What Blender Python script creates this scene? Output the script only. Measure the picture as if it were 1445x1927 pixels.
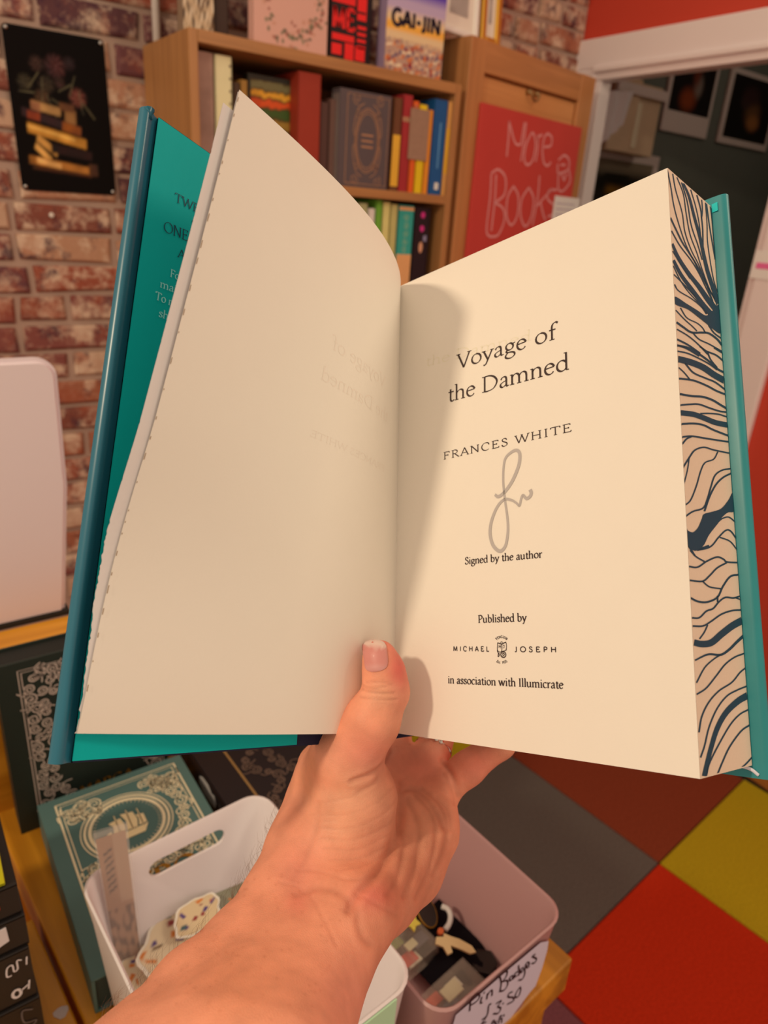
import bpy, bmesh, math, random
import numpy as np
from mathutils import Matrix, Vector

for o in list(bpy.data.objects):
    bpy.data.objects.remove(o)
SC = bpy.context.scene
COL = SC.collection
rng = np.random.default_rng(7)
random.seed(7)

# ------------------------------------------------------------------ camera
# room frame: X along the brick wall, Y towards it, Z up; lens at 1.5 m
CX, CY, FPX = 722.5, 963.5, 1340.0
def ray(p): return np.array([(p[0]-CX)/FPX, (p[1]-CY)/FPX, 1.0])
def nrm(v): v = np.asarray(v, float); return v/np.linalg.norm(v)
_up = nrm(-ray((490, 4200)))
_x = ray((2680, 595)); _x = nrm(_x-_up*(_x@_up))
_y = np.cross(_x, _up); _y = _y if _y[2] > 0 else -_y
R = np.array([_x, _y, _up]); C0 = np.array([0, 0, 1.5])
def c2w(p): return np.asarray(p) @ R.T + C0          # lens frame (x right, y down, z ahead) -> room
def U(p): return R @ ray(p)
def onY(p, y): d = U(p); return C0+d*(y/d[1])
def onX(p, x): d = U(p); return C0+d*(x/d[0])
def onZ(p, z): d = U(p); return C0+d*((z-1.5)/d[2])
def onP(p, q, n): d = U(p); return C0+d*(((np.asarray(q)-C0)@n)/(d@n))

cam = bpy.data.cameras.new('camera')
co = bpy.data.objects.new('camera', cam); COL.objects.link(co)
M = np.eye(4); M[:3, 0] = R@[1, 0, 0]; M[:3, 1] = R@[0, -1, 0]; M[:3, 2] = R@[0, 0, -1]; M[:3, 3] = C0
co.matrix_world = Matrix(M.tolist())
cam.sensor_fit = 'VERTICAL'; cam.sensor_height = 36.0; cam.sensor_width = 36.0*1445/1927
cam.lens = FPX/1927*36.0
cam.clip_start = 0.01
cam.dof.use_dof = True; cam.dof.focus_distance = 0.30
cam.dof.aperture_fstop = cam.lens/2.1            # 2.1 mm opening
SC.camera = co

# ------------------------------------------------------------------ light
SC.view_settings.view_transform = 'Standard'; SC.view_settings.look = 'None'
SC.view_settings.gamma = 1.0; SC.view_settings.use_curve_mapping = False
SC.view_settings.exposure = 0.62
W = bpy.data.worlds.new('world'); SC.world = W; W.use_nodes = True
W.node_tree.nodes['Background'].inputs[0].default_value = (1.0, 0.75, 0.54, 1)
W.node_tree.nodes['Background'].inputs[1].default_value = 0.385

def lamp(name, loc, power, radius, col=(1.0, 0.80, 0.57)):
    l = bpy.data.lights.new(name, 'POINT'); l.energy = power; l.color = col; l.shadow_soft_size = radius
    o = bpy.data.objects.new(name, l); COL.objects.link(o); o.location = loc
    return o
# ceiling spot behind the viewer's left shoulder, and the room's second lamp further right
KEYDIR = nrm(R @ np.array([-.655, -.435, -.69]))
lamp('ceiling_spot', tuple(C0 + R@np.array([0, 0, .3]) + KEYDIR*1.75), 34, 0.065, (1.0, .77, .52))
lamp('ceiling_lamp', (1.1, -0.5, 2.5), 14, 0.20)
lamp('far_room_fill', (2.9, 0.9, 2.3), 2.2, 0.10)  # dim unseen fill light, added to brighten the room beyond the doorway

# ------------------------------------------------------------------ colour + material helpers
def lin(c):
    c = np.asarray(c, float)/255.0
    return np.where(c <= .04045, c/12.92, ((c+.055)/1.055)**2.4)
LIGHTC = np.array([1.0, .79, .57])
def K(r, g, b, lum=1.0):
    """surface colour that looks like sRGB r,g,b under the room's warm lamps"""
    return np.clip(lin((r, g, b))/(LIGHTC*lum), 0.002, .92)
MATS = {}
def mat(name, col, rough=.6, spec=.35, metal=0., bump=0., bscale=200., noise=0., nscale=8., coat=0., trans=0., alpha=1., sss=0.):
    if name in MATS: return MATS[name]
    m = bpy.data.materials.new(name); m.use_nodes = True; nt = m.node_tree
    b = nt.nodes['Principled BSDF']
    b.inputs['Base Color'].default_value = (*[float(v) for v in col], 1)
    b.inputs['Roughness'].default_value = rough; b.inputs['Specular IOR Level'].default_value = spec
    b.inputs['Metallic'].default_value = metal; b.inputs['Coat Weight'].default_value = coat
    b.inputs['Transmission Weight'].default_value = trans; b.inputs['Alpha'].default_value = alpha
    if noise or bump:
        tc = nt.nodes.new('ShaderNodeTexCoord')
    if noise:
        nz = nt.nodes.new('ShaderNodeTexNoise'); nz.inputs['Scale'].default_value = nscale; nz.inputs['Detail'].default_value = 5
        nt.links.new(tc.outputs['Object'], nz.inputs['Vector'])
        mx = nt.nodes.new('ShaderNodeMix'); mx.data_type = 'RGBA'; mx.blend_type = 'MIX'
        mx.inputs[6].default_value = (*[float(v*(1-noise)) for v in col], 1)
        mx.inputs[7].default_value = (*[float(min(.95, v*(1+noise))) for v in col], 1)
        nt.links.new(nz.outputs['Fac'], mx.inputs[0]); nt.links.new(mx.outputs[2], b.inputs['Base Color'])
    if bump:
        n2 = nt.nodes.new('ShaderNodeTexNoise'); n2.inputs['Scale'].default_value = bscale; n2.inputs['Detail'].default_value = 3
        nt.links.new(tc.outputs['Object'], n2.inputs['Vector'])
        bp = nt.nodes.new('ShaderNodeBump'); bp.inputs['Strength'].default_value = bump; bp.inputs['Distance'].default_value = .001
        nt.links.new(n2.outputs['Fac'], bp.inputs['Height']); nt.links.new(bp.outputs['Normal'], b.inputs['Normal'])
    MATS[name] = m
    return m
def vcmat(name, rough=.6, spec=.3, coat=0., mottling=0., sss=0., bump=0., bscale=900.):
    """colours printed / grown on the surface, read from the mesh's own colour attribute"""
    if name in MATS: return MATS[name]
    m = bpy.data.materials.new(name); m.use_nodes = True; nt = m.node_tree; b = nt.nodes['Principled BSDF']
    at = nt.nodes.new('ShaderNodeVertexColor'); at.layer_name = 'Col'
    out = at.outputs['Color']
    tc = nt.nodes.new('ShaderNodeTexCoord')
    if mottling:
        nz = nt.nodes.new('ShaderNodeTexNoise'); nz.inputs['Scale'].default_value = 90; nz.inputs['Detail'].default_value = 6
        nt.links.new(tc.outputs['Object'], nz.inputs['Vector'])
        rp = nt.nodes.new('ShaderNodeMapRange'); rp.inputs[1].default_value = .3; rp.inputs[2].default_value = .7
        rp.inputs[3].default_value = 1-mottling; rp.inputs[4].default_value = 1+mottling
        nt.links.new(nz.outputs['Fac'], rp.inputs[0])
        vm = nt.nodes.new('ShaderNodeVectorMath'); vm.operation = 'SCALE'
        nt.links.new(out, vm.inputs[0]); nt.links.new(rp.outputs[0], vm.inputs['Scale']); out = vm.outputs[0]
    nt.links.new(out, b.inputs['Base Color'])
    b.inputs['Roughness'].default_value = rough; b.inputs['Specular IOR Level'].default_value = spec; b.inputs['Coat Weight'].default_value = coat
    if sss:
        b.inputs['Subsurface Weight'].default_value = sss; b.inputs['Subsurface Radius'].default_value = (1., .35, .2)
        b.inputs['Subsurface Scale'].default_value = .004
    if bump:
        n2 = nt.nodes.new('ShaderNodeTexVoronoi'); n2.inputs['Scale'].default_value = bscale
        nt.links.new(tc.outputs['Object'], n2.inputs['Vector'])
        bp = nt.nodes.new('ShaderNodeBump'); bp.inputs['Strength'].default_value = bump; bp.inputs['Distance'].default_value = .0004
        nt.links.new(n2.outputs['Distance'], bp.inputs['Height']); nt.links.new(bp.outputs['Normal'], b.inputs['Normal'])
    MATS[name] = m
    return m
def wood(name, c1, c2, axis=2, scale=14., rough=.45):
    if name in MATS: return MATS[name]
    m = bpy.data.materials.new(name); m.use_nodes = True; nt = m.node_tree; b = nt.nodes['Principled BSDF']
    tc = nt.nodes.new('ShaderNodeTexCoord'); mp = nt.nodes.new('ShaderNodeMapping')
    s = [scale*4]*3; s[axis] = scale*.22; mp.inputs['Scale'].default_value = s
    nt.links.new(tc.outputs['Object'], mp.inputs['Vector'])
    nz = nt.nodes.new('ShaderNodeTexNoise'); nz.inputs['Scale'].default_value = 1.; nz.inputs['Detail'].default_value = 6; nz.inputs['Distortion'].default_value = .6
    nt.links.new(mp.outputs[0], nz.inputs['Vector'])
    mx = nt.nodes.new('ShaderNodeMix'); mx.data_type = 'RGBA'
    mx.inputs[6].default_value = (*map(float, c1), 1); mx.inputs[7].default_value = (*map(float, c2), 1)
    mr = nt.nodes.new('ShaderNodeMapRange'); mr.inputs[1].default_value = .35; mr.inputs[2].default_value = .65
    nt.links.new(nz.outputs['Fac'], mr.inputs[0]); nt.links.new(mr.outputs[0], mx.inputs[0])
    nt.links.new(mx.outputs[2], b.inputs['Base Color']); b.inputs['Roughness'].default_value = rough
    bp = nt.nodes.new('ShaderNodeBump'); bp.inputs['Strength'].default_value = .15; bp.inputs['Distance'].default_value = .001
    nt.links.new(nz.outputs['Fac'], bp.inputs['Height']); nt.links.new(bp.outputs['Normal'], b.inputs['Normal'])
    MATS[name] = m
    return m

# ------------------------------------------------------------------ mesh helpers
class MB:
    def __init__(s): s.v = []; s.f = []
    def add(s, v, f):
        k = len(s.v); s.v += [tuple(map(float, p)) for p in v]; s.f += [tuple(i+k for i in q) for q in f]; return s
    def box(s, x0, x1, y0, y1, z0, z1, bev=0.):
        if bev <= 0:
            v = [(x, y, z) for x in (x0, x1) for y in (y0, y1) for z in (z0, z1)]
            return s.add(v, [(0, 1, 3, 2), (4, 6, 7, 5), (0, 4, 5, 1), (2, 3, 7, 6), (0, 2, 6, 4), (1, 5, 7, 3)])
        bm = bmesh.new(); bmesh.ops.create_cube(bm, size=1)
        for q in bm.verts: q.co = Vector(((x0+x1)/2+q.co.x*(x1-x0), (y0+y1)/2+q.co.y*(y1-y0), (z0+z1)/2+q.co.z*(z1-z0)))
        bmesh.ops.bevel(bm, geom=bm.edges[:], offset=bev, segments=2, profile=.5, affect='EDGES')
        bm.verts.index_update()
        s.add([q.co[:] for q in bm.verts], [[q.index for q in f.verts] for f in bm.faces]); bm.free(); return s
    def prism(s, poly, ax, e0, e1):
        """poly: 2-D outline; ax: callable (u,v,e)->3-D"""
        n = len(poly); v = [ax(u, w, e0) for u, w in poly]+[ax(u, w, e1) for u, w in poly]
        return s.add(v, [tuple(range(n))[::-1], tuple(range(n, 2*n))]+[(i, (i+1) % n, n+(i+1) % n, n+i) for i in range(n)])
    def grid(s, P):
        """P: (a,b,3) array of points"""
        a, b = P.shape[:2]
        return s.add(P.reshape(-1, 3), [(i*b+j, i*b+j+1, (i+1)*b+j+1, (i+1)*b+j) for i in range(a-1) for j in range(b-1)])
    def tube(s, pts, r, n=8):
        pts = np.asarray(pts, float); r = np.broadcast_to(r, len(pts)); L = []
        t = np.gradient(pts, axis=0); ref = np.array([.3, .5, .81])
        for p, d, q in zip(pts, t, r):
            d = nrm(d); a = nrm(np.cross(d, ref)); b = np.cross(d, a)
            L.append([p+q*(math.cos(k*2*math.pi/n)*a+math.sin(k*2*math.pi/n)*b) for k in range(n)])
        m = len(pts); v = [p for l in L for p in l]
        f = [(i*n+k, i*n+(k+1) % n, (i+1)*n+(k+1) % n, (i+1)*n+k) for i in range(m-1) for k in range(n)]
        return s.add(v, f+[tuple(range(n))[::-1], tuple(range((m-1)*n, m*n))])
    def build(s, name, m, parent=None, smooth=False, cols=None):
        me = bpy.data.meshes.new(name); me.from_pydata(s.v, [], s.f); me.update()
        return link(name, me, m, parent, smooth, cols)
def link(name, me, m, parent=None, smooth=False, cols=None):
    if m is not None: me.materials.append(m)
    if smooth: me.polygons.foreach_set('use_smooth', [True]*len(me.polygons))
    if cols is not None:
        at = me.color_attributes.new('Col', 'FLOAT_COLOR', 'POINT')
        c4 = np.ones((len(me.vertices), 4), np.float32); c4[:, :3] = cols; at.data.foreach_set('color', c4.ravel())
    o = bpy.data.objects.new(name, me); COL.objects.link(o)
    if parent: o.parent = parent
    return o
def tag(o, label=None, cat=None, group=None, kind=None):
    if label: o['label'] = label
    if cat: o['category'] = cat
    if group: o['group'] = group
    if kind: o['kind'] = kind
    return o
def empty(name, label, cat, loc=(0, 0, 0), rot=(0, 0, 0), group=None):
    o = bpy.data.objects.new(name, None); COL.objects.link(o); o.location = loc; o.rotation_euler = rot
    o.empty_display_size = .02
    return tag(o, label, cat, group)
def spline(pts, n=8, closed=False):
    p = np.asarray(pts, float)
    if len(p) < 3 and not closed: return p
    q = np.vstack([p[-1], p, p[0], p[1]]) if closed else np.vstack([2*p[0]-p[1], p, 2*p[-1]-p[-2]])
    out = []; t = np.linspace(0, 1, n, endpoint=False)[:, None]
    for i in range(len(q)-3):
        a, b, c, d = q[i:i+4]
        out.append(.5*((2*b)+(-a+c)*t+(2*a-5*b+4*c-d)*t*t+(-a+3*b-3*c+d)*t**3))
    return np.vstack(out+[p[:1] if closed else p[-1:]])
def ribbon(mb, pts, w, mp):
    """flat stroke along 2-D pts with widths w, mapped to 3-D by mp(u,v)"""
    p = np.asarray(pts, float)
    k = np.r_[True, np.linalg.norm(np.diff(p, axis=0), axis=1) > 1e-9]; w = np.broadcast_to(w, len(p))[k]; p = p[k]
    if len(p) < 2: return
    d = np.gradient(p, axis=0); d /= np.linalg.norm(d, axis=1)[:, None]+1e-12
    nn = np.stack([-d[:, 1], d[:, 0]], 1)*w[:, None]/2
    a, b = p+nn, p-nn; n = len(p)
    mb.add([mp(*q) for q in a]+[mp(*q) for q in b], [(i, n+i, n+i+1, i+1) for i in range(n-1)])
def arc(cx, cy, rx, ry, a0, a1, n=18):
    t = np.radians(np.linspace(a0, a1, n)); return np.stack([cx+rx*np.cos(t), cy+ry*np.sin(t)], 1)
def spiral(cx, cy, r, turns, a0, sgn=1, n=26):
    t = np.linspace(0, 1, n); th = a0+sgn*turns*2*math.pi*t; rr = r*(1-.86*t)
    return np.stack([cx+rr*np.cos(th), cy+rr*np.sin(th)], 1)

# ------------------------------------------------------------------ lettering (pen-drawn skeleton letters)
sp = lambda *p: spline(p, 6)
ln = lambda *p: np.array(p, float)
GL = {
 'o': (.50, [arc(.25, .215, .19, .215, 90, 450)], []),
 'a': (.43, [sp((.08, .32), (.13, .40), (.21, .425), (.28, .39), (.30, .28), (.30, .08), (.33, .015), (.41, .03)), sp((.30, .25), (.17, .21), (.07, .14), (.07, .05), (.14, 0), (.22, .03), (.30, .10))], []),
 'b': (.49, [ln((.10, .70), (.10, .03)), arc(.235, .21, .175, .21, 145, -145)], [(.07, .69, .05)]),
 'c': (.41, [arc(.23, .215, .18, .215, 45, 315)], []),
 'd': (.50, [ln((.38, .70), (.38, .02)), arc(.225, .21, .175, .21, 35, 325)], [(.35, .69, .05), (.42, .012, .05)]),
 'e': (.43, [ln((.06, .25), (.375, .28)), arc(.215, .215, .17, .215, 18, 325)], []),
 'f': (.30, [sp((.35, .65), (.28, .70), (.19, .66), (.14, .54), (.14, .30), (.14, 0)), ln((.04, .415), (.27, .415))], [(.14, .012, .09)]),
 'g': (.46, [arc(.21, .28, .14, .145, 90, 450), ln((.31, .37), (.43, .41)), sp((.13, .16), (.08, .09), (.14, .04), (.27, .03), (.38, -.02), (.40, -.12), (.30, -.21), (.17, -.22), (.06, -.16), (.06, -.07), (.14, .03))], []),
 'h': (.52, [ln((.10, .70), (.10, 0)), sp((.10, .30), (.18, .39), (.28, .42), (.37, .37), (.39, .26), (.39, .13), (.39, 0))], [(.10, .012, .085), (.39, .012, .085), (.07, .69, .05)]),
 'i': (.25, [ln((.12, .42), (.12, 0)), ln((.12, .565), (.12, .63))], [(.12, .012, .085), (.09, .412, .05)]),
 'k': (.50, [ln((.10, .70), (.10, 0)), ln((.38, .42), (.12, .20)), ln((.20, .27), (.44, 0))], []),
 'l': (.25, [ln((.12, .70), (.12, 0))], [(.12, .012, .085), (.09, .69, .05)]),
 'm': (.79, [ln((.10, .42), (.10, 0)), sp((.10, .30), (.17, .39), (.26, .42), (.35, .37), (.375, .26), (.375, .13), (.375, 0)), sp((.375, .30), (.45, .39), (.54, .42), (.63, .37), (.655, .26), (.655, .13), (.655, 0))], [(.10, .012, .085), (.375, .012, .085), (.655, .012, .085), (.07, .412, .05)]),
 'n': (.52, [ln((.10, .42), (.10, 0)), sp((.10, .30), (.18, .39), (.28, .42), (.37, .37), (.39, .26), (.39, .13), (.39, 0))], [(.10, .012, .085), (.39, .012, .085), (.07, .412, .05)]),
 'r': (.35, [ln((.10, .42), (.10, 0)), sp((.10, .27), (.17, .37), (.25, .42), (.32, .39))], [(.10, .012, .085), (.07, .412, .05)]),
 's': (.37, [sp((.30, .33), (.26, .41), (.18, .43), (.09, .39), (.08, .31), (.15, .25), (.24, .20), (.30, .13), (.28, .04), (.19, 0), (.10, .02), (.06, .10))], []),
 't': (.31, [sp((.14, .54), (.14, .35), (.14, .10), (.17, .02), (.24, 0), (.30, .05)), ln((.04, .415), (.28, .415))], []),
 'u': (.52, [sp((.09, .42), (.09, .25), (.09, .13), (.13, .03), (.22, 0), (.31, .04), (.38, .12)), ln((.38, .42), (.38, .01))], [(.06, .412, .05), (.35, .412, .05), (.42, .012, .05)]),
 'w': (.70, [ln((.05, .42), (.20, 0)), ln((.20, 0), (.34, .42)), ln((.33, .42), (.48, 0)), ln((.48, 0), (.63, .42))], [(.06, .412, .08), (.34, .412, .08), (.63, .412, .07)]),
 'y': (.46, [ln((.06, .42), (.23, .01)), sp((.41, .42), (.23, .01), (.16, -.14), (.11, -.20), (.05, -.19))], [(.07, .412, .08), (.40, .412, .07)]),
 'A': (.60, [ln((.04, 0), (.30, .67)), ln((.30, .67), (.56, 0)), ln((.13, .22), (.46, .22))], [(.05, .012, .08), (.55, .012, .09)]),
 'B': (.55, [ln((.12, .66), (.12, 0)), sp((.12, .65), (.30, .65), (.40, .57), (.38, .44), (.27, .36), (.12, .35)), sp((.12, .35), (.33, .33), (.46, .23), (.44, .09), (.30, .01), (.12, .01))], []),
 'C': (.62, [arc(.34, .33, .29, .335, 48, 312), ln((.53, .58), (.55, .46))], []),
 'D': (.71, [ln((.12, .65), (.12, .01)), sp((.12, .65), (.30, .65), (.48, .58), (.61, .42), (.61, .25), (.48, .07), (.28, .01), (.12, .01))], [(.09, .65, .08), (.09, .012, .08)]),
 'E': (.55, [ln((.12, .66), (.12, 0)), ln((.12, .65), (.45, .65)), ln((.12, .345), (.36, .345)), ln((.12, .012), (.48, .012)), ln((.45, .65), (.45, .56)), ln((.48, .01), (.51, .12)), ln((.36, .40), (.36, .29))], [(.10, .65, .07), (.10, .012, .07)]),
 'F': (.51, [ln((.12, .66), (.12, 0)), ln((.12, .65), (.45, .65)), ln((.12, .345), (.36, .345)), ln((.45, .65), (.46, .54)), ln((.36, .40), (.36, .29))], [(.10, .65, .07), (.12, .012, .09)]),
 'G': (.66, [arc(.34, .33, .29, .335, 48, 350), ln((.60, .27), (.42, .27))], []),
 'H': (.70, [ln((.12, .66), (.12, 0)), ln((.57, .66), (.57, 0)), ln((.12, .34), (.57, .34))], [(.12, .65, .09), (.12, .012, .09), (.57, .65, .09), (.57, .012, .09)]),
 'I': (.29, [ln((.14, .66), (.14, 0))], [(.14, .65, .09), (.14, .012, .09)]),
 'J': (.34, [sp((.22, .66), (.22, .40), (.22, .10), (.16, .0), (.05, .03))], [(.22, .65, .09)]),
 'L': (.52, [ln((.12, .66), (.12, 0)), ln((.12, .012), (.46, .012))], [(.12, .65, .09)]),
 'M': (.78, [ln((.10, 0), (.13, .66)), ln((.13, .66), (.38, .05)), ln((.38, .05), (.63, .66)), ln((.63, .66), (.67, 0))], [(.10, .012, .08), (.67, .012, .09)]),
 'N': (.68, [ln((.11, 0), (.11, .66)), ln((.11, .66), (.56, .02)), ln((.56, .02), (.56, .66))], [(.08, .65, .07), (.11, .012, .08), (.56, .65, .08)]),
 'O': (.72, [arc(.36, .33, .31, .335, 90, 450, 26)], []),
 'P': (.51, [ln((.12, .66), (.12, 0)), sp((.12, .65), (.30, .65), (.43, .56), (.43, .42), (.32, .32), (.12, .31))], [(.09, .65, .07), (.12, .012, .09)]),
 'Q': (.72, [arc(.36, .33, .31, .335, 90, 450, 26), ln((.40, .12), (.60, -.06))], []),
 'R': (.58, [ln((.12, .66), (.12, 0)), sp((.12, .65), (.30, .65), (.43, .56), (.43, .44), (.32, .34), (.12, .33)), ln((.25, .33), (.54, .0))], [(.09, .65, .07), (.12, .012, .09), (.54, .012, .06)]),
 'S': (.46, [sp((.38, .52), (.33, .62), (.23, .665), (.12, .62), (.09, .51), (.15, .41), (.27, .34), (.38, .25), (.40, .13), (.32, .03), (.20, -.005), (.10, .04), (.06, .15))], []),
 'T': (.62, [ln((.31, .66), (.31, 0)), ln((.04, .645), (.58, .645)), ln((.04, .65), (.03, .53)), ln((.58, .65), (.59, .53))], [(.31, .012, .10)]),
 'U': (.68, [sp((.11, .66), (.11, .35), (.13, .12), (.24, .01), (.40, .01), (.53, .12), (.55, .35), (.55, .66))], []),
 'V': (.58, [ln((.04, .66), (.29, 0)), ln((.29, 0), (.54, .66))], [(.05, .65, .09), (.53, .65, .09)]),
 'W': (.90, [ln((.04, .66), (.25, 0)), ln((.25, 0), (.45, .62)), ln((.43, .66), (.64, 0)), ln((.64, 0), (.86, .66))], [(.05, .65, .09), (.44, .65, .07), (.86, .65, .08)]),
 '-': (.34, [ln((.04, .30), (.30, .30))], []), '.': (.20, [ln((.09, .0), (.09, .06))], []),
 '1': (.36, [ln((.08, .54), (.20, .66)), ln((.20, .66), (.20, 0))], []), '3': (.46, [sp((.07, .56), (.20, .66), (.36, .56), (.30, .39), (.18, .35), (.35, .28), (.38, .10), (.22, 0), (.06, .10))], []),
 '5': (.46, [ln((.38, .65), (.12, .65)), ln((.12, .65), (.09, .37)), sp((.09, .37), (.24, .42), (.38, .30), (.36, .10), (.20, 0), (.06, .08))], []), '9': (.46, [arc(.23, .45, .16, .20, 0, 360), sp((.39, .45), (.38, .22), (.28, .05), (.14, 0))], []),
}
def text2d(s, track=0., thick=.088, thin=.026, nib=25., sans=False):
    """-> list of (pts, widths), total advance (em units)"""
    x = 0.; out = []; ph = math.radians(nib)
    for ch in s:
        if ch == ' ': x += .26+track; continue
        adv, st, se = GL[ch]
        for p in st:
            p = np.asarray(p, float).copy()
            if len(p) == 2: p = np.linspace(p[0], p[1], 3)
            d = np.gradient(p, axis=0); th = np.arctan2(d[:, 1], d[:, 0])
            w = np.full(len(p), thick) if sans else thin+(thick-thin)*np.abs(np.sin(th-ph))**1.4
            p[:, 0] += x; out.append((p, w))
        if not sans:
            for (sx, sy, hw) in se: out.append((np.array([(x+sx-hw, sy), (x+sx, sy), (x+sx+hw, sy)]), np.full(3, thin*1.15)))
        x += adv+track
    return out, x-track
def text_map(mb, s, P0, ex, ey, width, em, **k):
    """letters of size em from P0 along unit ex, filling width"""
    st, adv = text2d(s, **k); sx = width/adv
    for p, w in st:
        q = np.stack([p[:, 0]*sx, p[:, 1]*em], 1)
        ribbon(mb, q, w*em, lambda a, b: P0+ex*a+ey*b)

# ------------------------------------------------------------------ printed panels (colour grid)
def panel(name, mp, nx, ny, fn, m, parent):
    """grid surface; mp(U,V)->points (N,3), fn(U,V)->linear colours (N,3)"""
    u, v = np.meshgrid(np.linspace(0, 1, nx+1), np.linspace(0, 1, ny+1)); u = u.ravel(); v = v.ravel()
    b = nx+1
    i, j = np.meshgrid(np.arange(ny), np.arange(nx), indexing='ij'); k = (i*b+j).ravel()
    f = np.stack([k, k+1, k+b+1, k+b], 1)
    me = bpy.data.meshes.new(name); me.from_pydata(mp(u, v).tolist(), [], f.tolist()); me.update()
    return link(name, me, m, parent, False, np.clip(fn(u, v), 0, 1))
def rectm(u, v, cx, cy, w, h, a=0., soft=.01):
    c, s = math.cos(a), math.sin(a); x = (u-cx)*c+(v-cy)*s; y = -(u-cx)*s+(v-cy)*c
    return np.clip((w/2-np.abs(x))/soft+.5, 0, 1)*np.clip((h/2-np.abs(y))/soft+.5, 0, 1)
def discm(u, v, cx, cy, rx, ry, soft=.1):
    d = np.hypot((u-cx)/rx, (v-cy)/ry); return np.clip((1-d)/soft+.5, 0, 1)
def over(c, m, col): return c*(1-m[:, None])+np.asarray(col)[None]*m[:, None]
def wavy(u, v, s, seed):
    r = np.random.default_rng(seed); o = np.zeros_like(u)
    for k in range(7):
        a = r.uniform(0, 6.28); fq = s*r.uniform(.6, 2.2); o += np.sin((u*np.cos(a)+v*np.sin(a))*fq+r.uniform(0, 6.28))
    return o/7*1.6
# ================================================================== ROOM SHELL
YW, XC, XR = 1.80, 1.979, 2.012
mortar = mat('mortar', K(160, 124, 98, .74), .9, .1, bump=.6, bscale=90, noise=.18, nscale=14)
redpaint = mat('red_wall_paint', K(168, 50, 30, .62), .55, .3, noise=.05, nscale=5)
whitegloss = mat('white_gloss_paint', K(205, 172, 150, .62), .35, .4, noise=.03, nscale=6)
darkgreen = mat('dark_green_wall_paint', K(92, 88, 72, .62), .7, .2, noise=.08, nscale=4)
def struct(name, mb, m, label=None):
    o = mb.build(name, m); o['kind'] = 'structure'
    if label: o['label'] = label
    return o
wall_back = struct('wall_back', MB().box(-1.6, XC, YW, YW+.10, 0, 2.6), mortar, 'weathered red and cream brick wall behind the bookcase')
struct('wall_right', MB().box(XC, XR, 1.714, 2.02, 0, 2.6).box(XC, XR, 1.06, 1.714, 1.95, 2.6).box(XC, XR, -1.2, 1.06, 0, 2.6), redpaint, 'brick-red painted wall around the doorway')
struct('wall_far', MB().box(XR, 4.6, 2.0, 2.1, 0, 2.6).box(4.5, 4.6, .1, 2.0, 0, 2.6).box(XR, 4.6, 0, .1, 0, 2.6), darkgreen, 'dark green-grey wall of the unlit room through the doorway')
struct('ceiling', MB().box(XR, 4.6, 0, 2.1, 2.6, 2.7), whitegloss)
# door casing
hd = MB().box(XC-.022, XC, .965, YW, 1.962, 2.043, .004)
hd.box(XC-.030, XC-.002, .975, YW-.08, 1.950, 1.966, .004).box(XC-.016, XR+.006, 1.06, 1.714, 1.930, 1.951, .003)
struct('trim_1', hd, whitegloss, 'white moulded head casing over the doorway')
struct('trim_2', MB().box(XC-.022, XC, 1.714, YW, 0, 1.962, .004).box(XC-.012, XR+.006, 1.694, 1.714, 0, 1.93, .003), whitegloss, 'white door jamb beside the wooden cabinet')
struct('trim_3', MB().box(XC-.022, XC, .965, 1.06, 0, 1.962, .004).box(XC-.012, XR+.006, 1.06, 1.080, 0, 1.93, .003), whitegloss, 'white door jamb right of the open book')
struct('baseboard_right', MB().box(XC-.018, XC, -1.2, .965, 0, .14, .004), wood('baseboard_wood', K(120, 66, 24, .55), K(146, 84, 34, .55), 1))

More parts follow.
